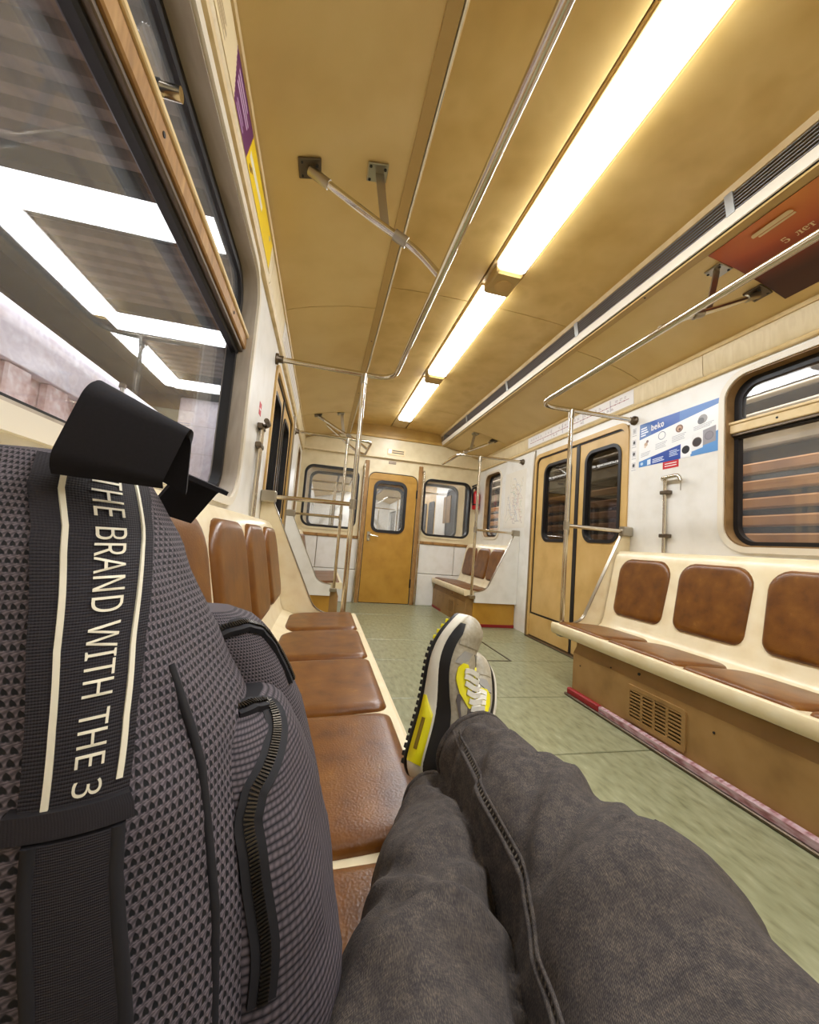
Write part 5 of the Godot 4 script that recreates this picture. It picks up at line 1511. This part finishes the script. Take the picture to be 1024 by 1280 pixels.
func surface_net(lo: Vector3, hi: Vector3, cell: float) -> Geo:
	var n := Vector3i(((hi - lo) / cell).ceil()) + Vector3i.ONE
	var val := PackedFloat32Array()
	val.resize(n.x * n.y * n.z)
	val.fill(1.0)
	var bs := 6
	for bz in range(0, n.z, bs):
		for by in range(0, n.y, bs):
			for bx in range(0, n.x, bs):
				var c := lo + (Vector3(bx, by, bz) + Vector3.ONE * bs * 0.5) * cell
				var d := leg_field(c)
				if absf(d) > cell * bs * 1.0 + 0.012:
					var sg := 1.0 if d > 0.0 else -1.0
					if sg < 0.0:
						for z in range(bz, mini(bz + bs, n.z)):
							for y in range(by, mini(by + bs, n.y)):
								for x in range(bx, mini(bx + bs, n.x)): val[(z * n.y + y) * n.x + x] = -1.0
					continue
				for z in range(bz, mini(bz + bs, n.z)):
					for y in range(by, mini(by + bs, n.y)):
						for x in range(bx, mini(bx + bs, n.x)):
							val[(z * n.y + y) * n.x + x] = leg_field(lo + Vector3(x, y, z) * cell)
	var id := {}
	var vs := PackedVector3Array()
	var sx := 1
	var sy := n.x
	var sz := n.x * n.y
	var corner := [0, sx, sy, sx + sy, sz, sx + sz, sy + sz, sx + sy + sz]
	var eds := [[0, 1], [2, 3], [4, 5], [6, 7], [0, 2], [1, 3], [4, 6], [5, 7], [0, 4], [1, 5], [2, 6], [3, 7]]
	for z in n.z - 1:
		for y in n.y - 1:
			for x in n.x - 1:
				var o := (z * n.y + y) * n.x + x
				var neg := 0
				for k in 8:
					if val[o + corner[k]] < 0.0: neg += 1
				if neg == 0 or neg == 8: continue
				var sum := Vector3.ZERO
				var cnt := 0
				for e in eds:
					var va := val[o + corner[e[0]]]
					var vb := val[o + corner[e[1]]]
					if (va < 0.0) != (vb < 0.0):
						var t := va / (va - vb)
						var pa := Vector3(e[0] & 1, (e[0] >> 1) & 1, e[0] >> 2)
						var pb := Vector3(e[1] & 1, (e[1] >> 1) & 1, e[1] >> 2)
						sum += pa.lerp(pb, t); cnt += 1
				id[o] = vs.size()
				vs.append(lo + (Vector3(x, y, z) + sum / cnt) * cell)
	# folds, pushed out along the surface normal
	var e := 0.003
	for i in vs.size():
		var p := vs[i]
		var g := Vector3(leg_field(p + Vector3(e, 0, 0)) - leg_field(p - Vector3(e, 0, 0)), leg_field(p + Vector3(0, e, 0)) - leg_field(p - Vector3(0, e, 0)), leg_field(p + Vector3(0, 0, e)) - leg_field(p - Vector3(0, 0, e)))
		vs[i] = p + g.normalized() * cloth_fold(p)
	var out := Geo.new()
	for z in range(1, n.z - 1):
		for y in range(1, n.y - 1):
			for x in range(1, n.x - 1):
				var o := (z * n.y + y) * n.x + x
				var a := val[o] < 0.0
				if a != (val[o + sx] < 0.0): net_quad(out, vs, id, [o, o - sy, o - sy - sz, o - sz], a)
				if a != (val[o + sy] < 0.0): net_quad(out, vs, id, [o, o - sz, o - sz - sx, o - sx], a)
				if a != (val[o + sz] < 0.0): net_quad(out, vs, id, [o, o - sx, o - sx - sy, o - sy], a)
	out.fix(0)
	return out

func net_quad(g: Geo, vs: PackedVector3Array, id: Dictionary, k: Array, turn: bool) -> void:
	for q in k:
		if not id.has(q): return
	var a := vs[id[k[0]]]
	var b := vs[id[k[1]]]
	var c := vs[id[k[2]]]
	var d := vs[id[k[3]]]
	if turn: g.quad(a, b, c, d, 0)
	else: g.quad(a, d, c, b, 0)

func on_cloth(p: Vector3, off: float) -> Vector3:
	var e := 0.003
	for it in 4:
		var g := Vector3(leg_field(p + Vector3(e, 0, 0)) - leg_field(p - Vector3(e, 0, 0)), leg_field(p + Vector3(0, e, 0)) - leg_field(p - Vector3(0, e, 0)), leg_field(p + Vector3(0, 0, e)) - leg_field(p - Vector3(0, 0, e))).normalized()
		p -= g * (leg_field(p) - off - cloth_fold(p))
	return p

func denim_material() -> void:
	var n := 512
	var big := noise_image(n, 0.02, 71, 5)
	var fine := noise_image(n, 0.22, 72, 3, Vector2(1, 2.5))
	var im := Image.create(n, n, false, Image.FORMAT_RGB8)
	var hm := Image.create(n, n, false, Image.FORMAT_RGBA8)
	var r := ramp([0.0, c8(22, 19, 21), 0.36, c8(47, 42, 42), 0.55, c8(72, 64, 59), 0.75, c8(104, 94, 80), 1.0, c8(150, 136, 112)])
	for y in n:
		for x in n:
			var tw := 0.5 + 0.5 * sin(TAU * (x + y * 0.5) / 4.0)
			var f := fine.get_pixel(x, y).r
			var v := big.get_pixel(x, y).r * 0.30 + f * 0.52 + tw * 0.20
			im.set_pixel(x, y, r.sample(clampf(v, 0, 1)))
			var h := f * 0.6 + tw * 0.4
			hm.set_pixel(x, y, Color(h, h, h))
	im.generate_mipmaps()
	hm.bump_map_to_normal_map(2.0)
	var m := mat("denim", Color.WHITE, 0.88)
	m.albedo_texture = ImageTexture.create_from_image(im)
	m.normal_enabled = true
	m.normal_texture = ImageTexture.create_from_image(hm)
	m.normal_scale = 0.8
	m.uv1_triplanar = true
	m.uv1_scale = Vector3.ONE * 6.0

func build_person() -> void:
	denim_material()
	mat("stitch", c8(116, 106, 92), 0.8)
	folds = FastNoiseLite.new()
	folds.seed = 9
	folds.frequency = 0.16
	folds.fractal_octaves = 2
	var rm := (RK + RA) * 0.5
	var lm := (LK + LA) * 0.5
	bones = [[RH, RK, 0.105, 0.102], [RK, rm, 0.102, 0.078], [rm, RA, 0.076, 0.061], [LH, LK, 0.09, 0.074], [LK, lm, 0.074, 0.068], [lm, LA, 0.068, 0.058], [Vector3(-0.80, 0.535, 0.15), Vector3(-0.93, 0.535, 0.15), 0.125, 0.125], [Vector3(-0.865, 0.55, 0.16), Vector3(-0.865, 0.62, 0.23), 0.14, 0.13]]
	var p := thing("person", "person in grey jeans and grey yellow sneakers, legs crossed along the bench", "person", Vector3(-0.78, 0.42, -0.3))
	var j := put(p, "jeans", surface_net(Vector3(-1.12, 0.36, -0.76), Vector3(-0.46, 0.80, 0.40), 0.0072), M.denim, "dark grey worn denim jeans")
	# inseam of the upper leg, doubled, with stitches across
	var seam := bend([Vector3(-0.6864, 0.5736, -0.6243), Vector3(-0.6973, 0.5659, -0.4722), Vector3(-0.7017, 0.5558, -0.3705), Vector3(-0.7070, 0.5549, -0.3455), Vector3(-0.7227, 0.5450, -0.2954), Vector3(-0.7354, 0.5456, -0.2564), Vector3(-0.76, 0.55, -0.15), Vector3(-0.79, 0.56, -0.02)], 0.05)
	var path := PackedVector3Array()
	for i in seam.size() - 1:
		for k in 3: path.append(on_cloth(seam[i].lerp(seam[i + 1], k / 3.0), 0.001))
	for r in 2:
		var q := path.duplicate()
		for i in range(1, path.size() - 1): q[i] = (path[i - 1] + path[i] * 2.0 + path[i + 1]) * 0.25
		path = q
	put(j, "inseam", Geo.new().tube(path, 0.0032, 8), M.denim)
	var path2 := PackedVector3Array()
	for i in path.size():
		path2.append(on_cloth(path[i] + Vector3(0.010, 0.004, 0.0), 0.0004))
	put(j, "seam_fold", Geo.new().tube(path2, 0.0022, 6), M.denim)
	var sg := Geo.new()
	var gone := 0.0
	for i in path.size() - 1:
		var seg := path[i].distance_to(path[i + 1])
		while gone < seg:
			var k := gone / seg
			var a := path[i].lerp(path[i + 1], k)
			var c := path2[i].lerp(path2[i + 1], k)
			sg.tube(PackedVector3Array([a.lerp(c, 0.3) + Vector3(0, 0.0012, 0.001), a.lerp(c, 0.85) + Vector3(0, 0.0016, 0.001)]), 0.0008, 5)
			gone += 0.0055
		gone -= seg
	var sti := put(j, "stitching", sg, M.stitch)
	sti.set_meta("kind", "stuff")
	# hems
	for k in 2:
		var a := RA if k == 0 else LA
		var ax := (RA - RK).normalized() if k == 0 else (LA - LK).normalized()
		var e1 := ax.cross(Vector3.UP).normalized()
		var e2 := ax.cross(e1)
		var ring := PackedVector3Array()
		for i in 33:
			var an := TAU * i / 32.0
			var q := a + ax * 0.008 + (e1 * cos(an) + e2 * sin(an)) * (0.060 if k == 0 else 0.0565)
			ring.append(q + (e1 * cos(an) + e2 * sin(an)) * cloth_fold(q))
		put(j, "hem", Geo.new().tube(ring, 0.0045, 8), M.denim)
	shoe_materials()
	sneaker(p, Vector3(-0.728, 0.452, -0.700), Vector3(0.268, 0.942, -0.203), Vector3(0.66, -0.15, 0.74), 1.0)
	sneaker(p, Vector3(-0.612, 0.375, -0.690), Vector3(0.22, 0.76, -0.60), Vector3(-0.42, 0.25, 0.87), -1.0)

func shoe_materials() -> void:
	noisy("upper", [0.0, c8(150, 140, 118), 0.5, c8(172, 162, 140), 1.0, c8(190, 181, 160)], 0.05, 8.0, 0.42, 81)
	knit_material("shoe_mesh", 1, c8(206, 202, 192), c8(150, 146, 138))
	mat("midsole", c8(222, 216, 198), 0.5)
	mat("shoe_black", c8(20, 18, 18), 0.5)
	mat("shoe_grey", c8(96, 88, 86), 0.6)
	mat("volt", c8(226, 214, 8), 0.45)
	mat("volt_dark", c8(120, 96, 8), 0.5)
	mat("lace", c8(228, 224, 212), 0.75)
	mat("lime", c8(176, 196, 24), 0.7)

# sneaker: heel point, direction to the toe, direction from sole to instep; near = which flank (+1 / -1) is the decorated one facing us
func sneaker(parent: Node, heel: Vector3, ldir: Vector3, udir: Vector3, near: float) -> void:
	var L := ldir.normalized()
	var U := (udir - L * udir.dot(L)).normalized()
	var S := U.cross(L).normalized() * near
	if near > 0 and S.dot(Vector3(-0.6, 0, 0.8)) < 0.0: S = -S
	var LEN := 0.298
	var wid := func(t: float) -> float:
		var w := lerpf(0.036, 0.033, smoothstep(0.12, 0.38, t))
		w = lerpf(w, 0.049, smoothstep(0.38, 0.70, t))
		w = lerpf(w, 0.040, smoothstep(0.76, 1.0, t))
		var e := minf(t / 0.13, 1.0)
		var f := minf((1.0 - t) / 0.17, 1.0)
		return maxf(w * sqrt(maxf(1.0 - (1.0 - e) * (1.0 - e), 0.0)) * sqrt(maxf(1.0 - (1.0 - f) * (1.0 - f), 0.0)), 0.0012)
	var spring := func(t: float) -> float:
		return 0.020 * pow(smoothstep(0.62, 1.0, t), 1.5) + 0.006 * pow(1.0 - smoothstep(0.0, 0.15, t), 2.0)
	var msole := func(t: float) -> float:
		return lerpf(0.036, 0.022, smoothstep(0.25, 0.85, t))
	var hgt := func(t: float) -> float:
		var h := lerpf(0.058, 0.072, smoothstep(0.02, 0.30, t))
		h = lerpf(h, 0.046, smoothstep(0.38, 0.66, t))
		h = lerpf(h, 0.036, smoothstep(0.66, 0.86, t))
		var f := minf((1.0 - t) / 0.16, 1.0)
		var e := minf(t / 0.05, 1.0)
		return maxf(h * sqrt(maxf(1.0 - (1.0 - f) * (1.0 - f), 0.0)) * lerpf(0.35, 1.0, sqrt(e)), 0.002)
	var put_at := func(l: float, u: float, s: float) -> Vector3:
		return heel + L * l * LEN + U * u + S * s
	var surf := func(t: float, th: float, off: float) -> Vector3:
		var w: float = wid.call(t) - 0.0025 + off
		var h: float = hgt.call(t) + off
		var base: float = spring.call(t) + msole.call(t)
		var c := cos(deg_to_rad(th))
		var s := sin(deg_to_rad(th))
		return put_at.call(t, base + h * pow(s, 0.9), w * signf(c) * pow(absf(c), 0.72))
	var ts := []
	for i in 45: ts.append(0.5 - 0.5 * cos(PI * (0.02 + 0.96 * i / 44.0)))
	var sh := Node3D.new()
	sh.name = "sneaker"
	parent.add_child(sh, true)
	sh.position = heel - (parent as Node3D).position
	sh.set_meta("label", "grey and yellow running shoe" if near > 0 else "grey running shoe partly hidden")
	# outsole, midsole
	for part in 2:
		var rings := []
		for t: float in ts:
			var w: float = wid.call(t) + (0.003 if part else 0.001)
			var u0: float = spring.call(t) + (0.004 if part else -0.003)
			var u1: float = spring.call(t) + (msole.call(t) + 0.002 if part else 0.0055)
			var ring := PackedVector3Array()
			for q: Array in [[-1.0, 0.15], [-0.9, 0.0], [0.9, 0.0], [1.0, 0.15], [1.02, 0.5], [0.97, 0.85], [0.90, 1.0], [-0.90, 1.0], [-0.97, 0.85], [-1.02, 0.5]]:
				ring.append(put_at.call(t, lerpf(u0, u1, q[1]), w * q[0]))
			rings.append(ring)
		put(sh, "midsole" if part else "outsole", Geo.new().loft(rings, true, 0), M.midsole if part else M.shoe_black)
	var lug := Geo.new()
	var lugy := Geo.new()
	for i in 22:
		var t := 0.08 + i * 0.04
		if t > 0.95: break
		var w: float = wid.call(t)
		for sd: float in [-1.0, 1.0]:
			var c: Vector3 = put_at.call(t, spring.call(t) - 0.004, (w - 0.006) * sd)
			(lugy if t > 0.78 else lug).obox(Transform3D(Basis(L, U, L.cross(U)), c), Vector3(0.008, 0.007, 0.012), 0.001)
	put(sh, "sole_lugs", lug, M.shoe_black)
	put(sh, "toe_lugs", lugy, M.volt)
	# upper
	var ur := []
	for t: float in ts:
		var ring := PackedVector3Array()
		for k in 25: ring.append(surf.call(t, 180.0 * k / 24.0, 0.0))
		ur.append(ring)
	put(sh, "upper", Geo.new().loft(ur, true, 0), M.upper)
	var patch := func(called: String, rows: Array, off: float, m: Material, flank: float) -> void:
		# rows of [t, theta0, theta1]; theta 0 at the sole of the near flank, 90 on the ridge
		var g := Geo.new()
		var top := []
		var low := []
		for i in rows.size() - 1:
			for k in 5 if i < rows.size() - 2 else 6:
				var f := k / 5.0
				var t := lerpf(rows[i][0], rows[i + 1][0], f)
				var a := lerpf(rows[i][1], rows[i + 1][1], f)
				var b := lerpf(rows[i][2], rows[i + 1][2], f)
				var r1 := PackedVector3Array()
				var r2 := PackedVector3Array()
				for q in 9:
					var th := lerpf(a, b, q / 8.0)
					if flank < 0: th = 180.0 - th
					r1.append(surf.call(t, th, off)); r2.append(surf.call(t, th, -0.002))
				top.append(r1); low.append(r2)
		for i in top.size() - 1:
			for q in 8:
				g.quad(top[i][q], top[i][q + 1], top[i + 1][q + 1], top[i + 1][q], 0)
				g.quad(low[i][q], low[i + 1][q], low[i + 1][q + 1], low[i][q + 1], 1)
			g.quad(top[i][0], top[i + 1][0], low[i + 1][0], low[i][0], 2)
			g.quad(top[i][8], low[i][8], low[i + 1][8], top[i + 1][8], 3)
		for q in 8:
			g.quad(top[0][q], low[0][q], low[0][q + 1], top[0][q + 1], 4)
			g.quad(top[-1][q], top[-1][q + 1], low[-1][q + 1], low[-1][q], 5)
		g.fix(0)
		put(sh, called, g, m)
	for fl: float in [1.0, -1.0]:
		patch.call("mudguard", [[0.03, 0.0, 26.0], [0.12, 0.0, 30.0], [0.30, 0.0, 24.0], [0.5, 0.0, 20.0], [0.7, 0.0, 24.0], [0.86, 0.0, 30.0], [0.93, 0.0, 20.0]], 0.0022, M.shoe_black, fl)
		patch.call("heel_panel", [[0.10, 30.0, 50.0], [0.2, 27.0, 56.0], [0.32, 24.0, 54.0], [0.36, 24.0, 40.0]], 0.0016, M.shoe_mesh, fl)
		patch.call("heel_tab", [[0.02, 28.0, 60.0], [0.06, 32.0, 70.0], [0.10, 34.0, 60.0]], 0.0026, M.volt, fl)
		patch.call("eyestay", [[0.47, 56.0, 80.0], [0.53, 42.0, 80.0], [0.60, 38.0, 80.0], [0.67, 44.0, 78.0], [0.70, 56.0, 72.0]], 0.003, M.volt, fl)
		patch.call("vamp_mesh", [[0.69, 34.0, 52.0], [0.72, 40.0, 72.0], [0.77, 56.0, 88.0]], 0.0016, M.shoe_mesh, fl)
		patch.call("side_mark", [[0.40, 36.0, 39.0], [0.45, 33.0, 38.0], [0.49, 32.0, 40.0], [0.52, 36.0, 48.0], [0.53, 45.0, 52.0]], 0.0020, M.shoe_grey, fl)
		patch.call("collar_panel", [[0.36, 48.0, 76.0], [0.42, 50.0, 76.0], [0.47, 56.0, 74.0]], 0.0024, M.shoe_grey, fl)
	patch.call("toe_cap", [[0.80, 34.0, 146.0], [0.86, 30.0, 150.0], [0.93, 24.0, 156.0]], 0.0018, M.upper, 1.0)
	# yellow air unit in the midsole, with its slot
	for fl: float in [1.0, -1.0]:
		var au := Geo.new()
		var rows := []
		for i in 13:
			var t := 0.10 + 0.36 * i / 12.0
			var w: float = wid.call(t) + 0.0052
			var sp: float = spring.call(t)
			var ms: float = msole.call(t)
			var k := 1.0 if i < 9 else lerpf(1.0, 0.25, (i - 9) / 3.0)
			var u0 := sp + 0.007
			var u1: float = sp + 0.007 + (ms - 0.009) * k
			rows.append(PackedVector3Array([put_at.call(t, u0, (w - 0.012) * fl), put_at.call(t, u0, w * fl), put_at.call(t, u1, w * fl), put_at.call(t, u1, (w - 0.012) * fl)]))
		au.loft(rows, true, 0)
		put(sh, "air_unit", au, M.volt, "bright yellow air unit")
		var sl := PackedVector3Array()
		for i in 8:
			var t := 0.17 + 0.17 * i / 7.0
			sl.append(put_at.call(t, spring.call(t) + 0.018, (wid.call(t) + 0.0045) * fl))
		put(sh, "air_window", Geo.new().tube(sl, 0.0038, 8), M.volt_dark)
	# tongue and collar
	var tg := []
	for i in 10:
		var f := i / 9.0
		var t := lerpf(0.52, 0.33, f)
		var lift := 0.002 + 0.030 * f * f
		var ring := PackedVector3Array()
		for q in 12:
			var an := TAU * q / 12.0
			var th := 90.0 + 24.0 * cos(an)
			var o: Vector3 = surf.call(t, th, 0.0)
			ring.append(o + U * (lift + 0.005 * sin(an)))
		tg.append(ring)
	put(sh, "tongue", Geo.new().loft(tg, true, 0), M.midsole)
	var lip := PackedVector3Array()
	for q in 9:
		var th := 90.0 + 24.0 * (q / 4.0 - 1.0)
		lip.append((surf.call(0.33, th, 0.0) as Vector3) + U * 0.033 - L * 0.001)
	put(sh, "tongue_lining", Geo.new().tube(lip, 0.006, 8), M.lime)
	# laces
	for i in 6:
		var t := 0.66 - i * 0.036
		var lc := PackedVector3Array()
		for q in 11:
			var th := 90.0 + 30.0 * (q / 5.0 - 1.0)
			lc.append(surf.call(t + 0.008 * sin(q * 0.63 + i), th, 0.006 + 0.003 * sin(PI * q / 10.0)))
		var sdv := PackedVector3Array([L])
		put(sh, "lace", Geo.new().band(lc, sdv, 0.0085, 0.003), M.lace)
	for k in 2:
		var bw := []
		for q in 7:
			var f := q / 6.0
			var th := 90.0 + (34.0 if k else -34.0) * f * f
			bw.append((surf.call(0.46 - 0.09 * f, th, 0.0) as Vector3) + U * (0.010 + 0.012 * sin(PI * f)))
		put(sh, "bow_loop", Geo.new().tube(bend(bw, 0.01), 0.0032, 6), M.lace)
	# ankle filling the shoe, in a dark sock
	put(sh, "sock", Geo.new().tube(PackedVector3Array([put_at.call(0.22, 0.05, 0.0), put_at.call(0.24, 0.10, 0.0), put_at.call(0.23, 0.135, 0.0)]), [0.030, 0.034, 0.036], 14), M.lace)
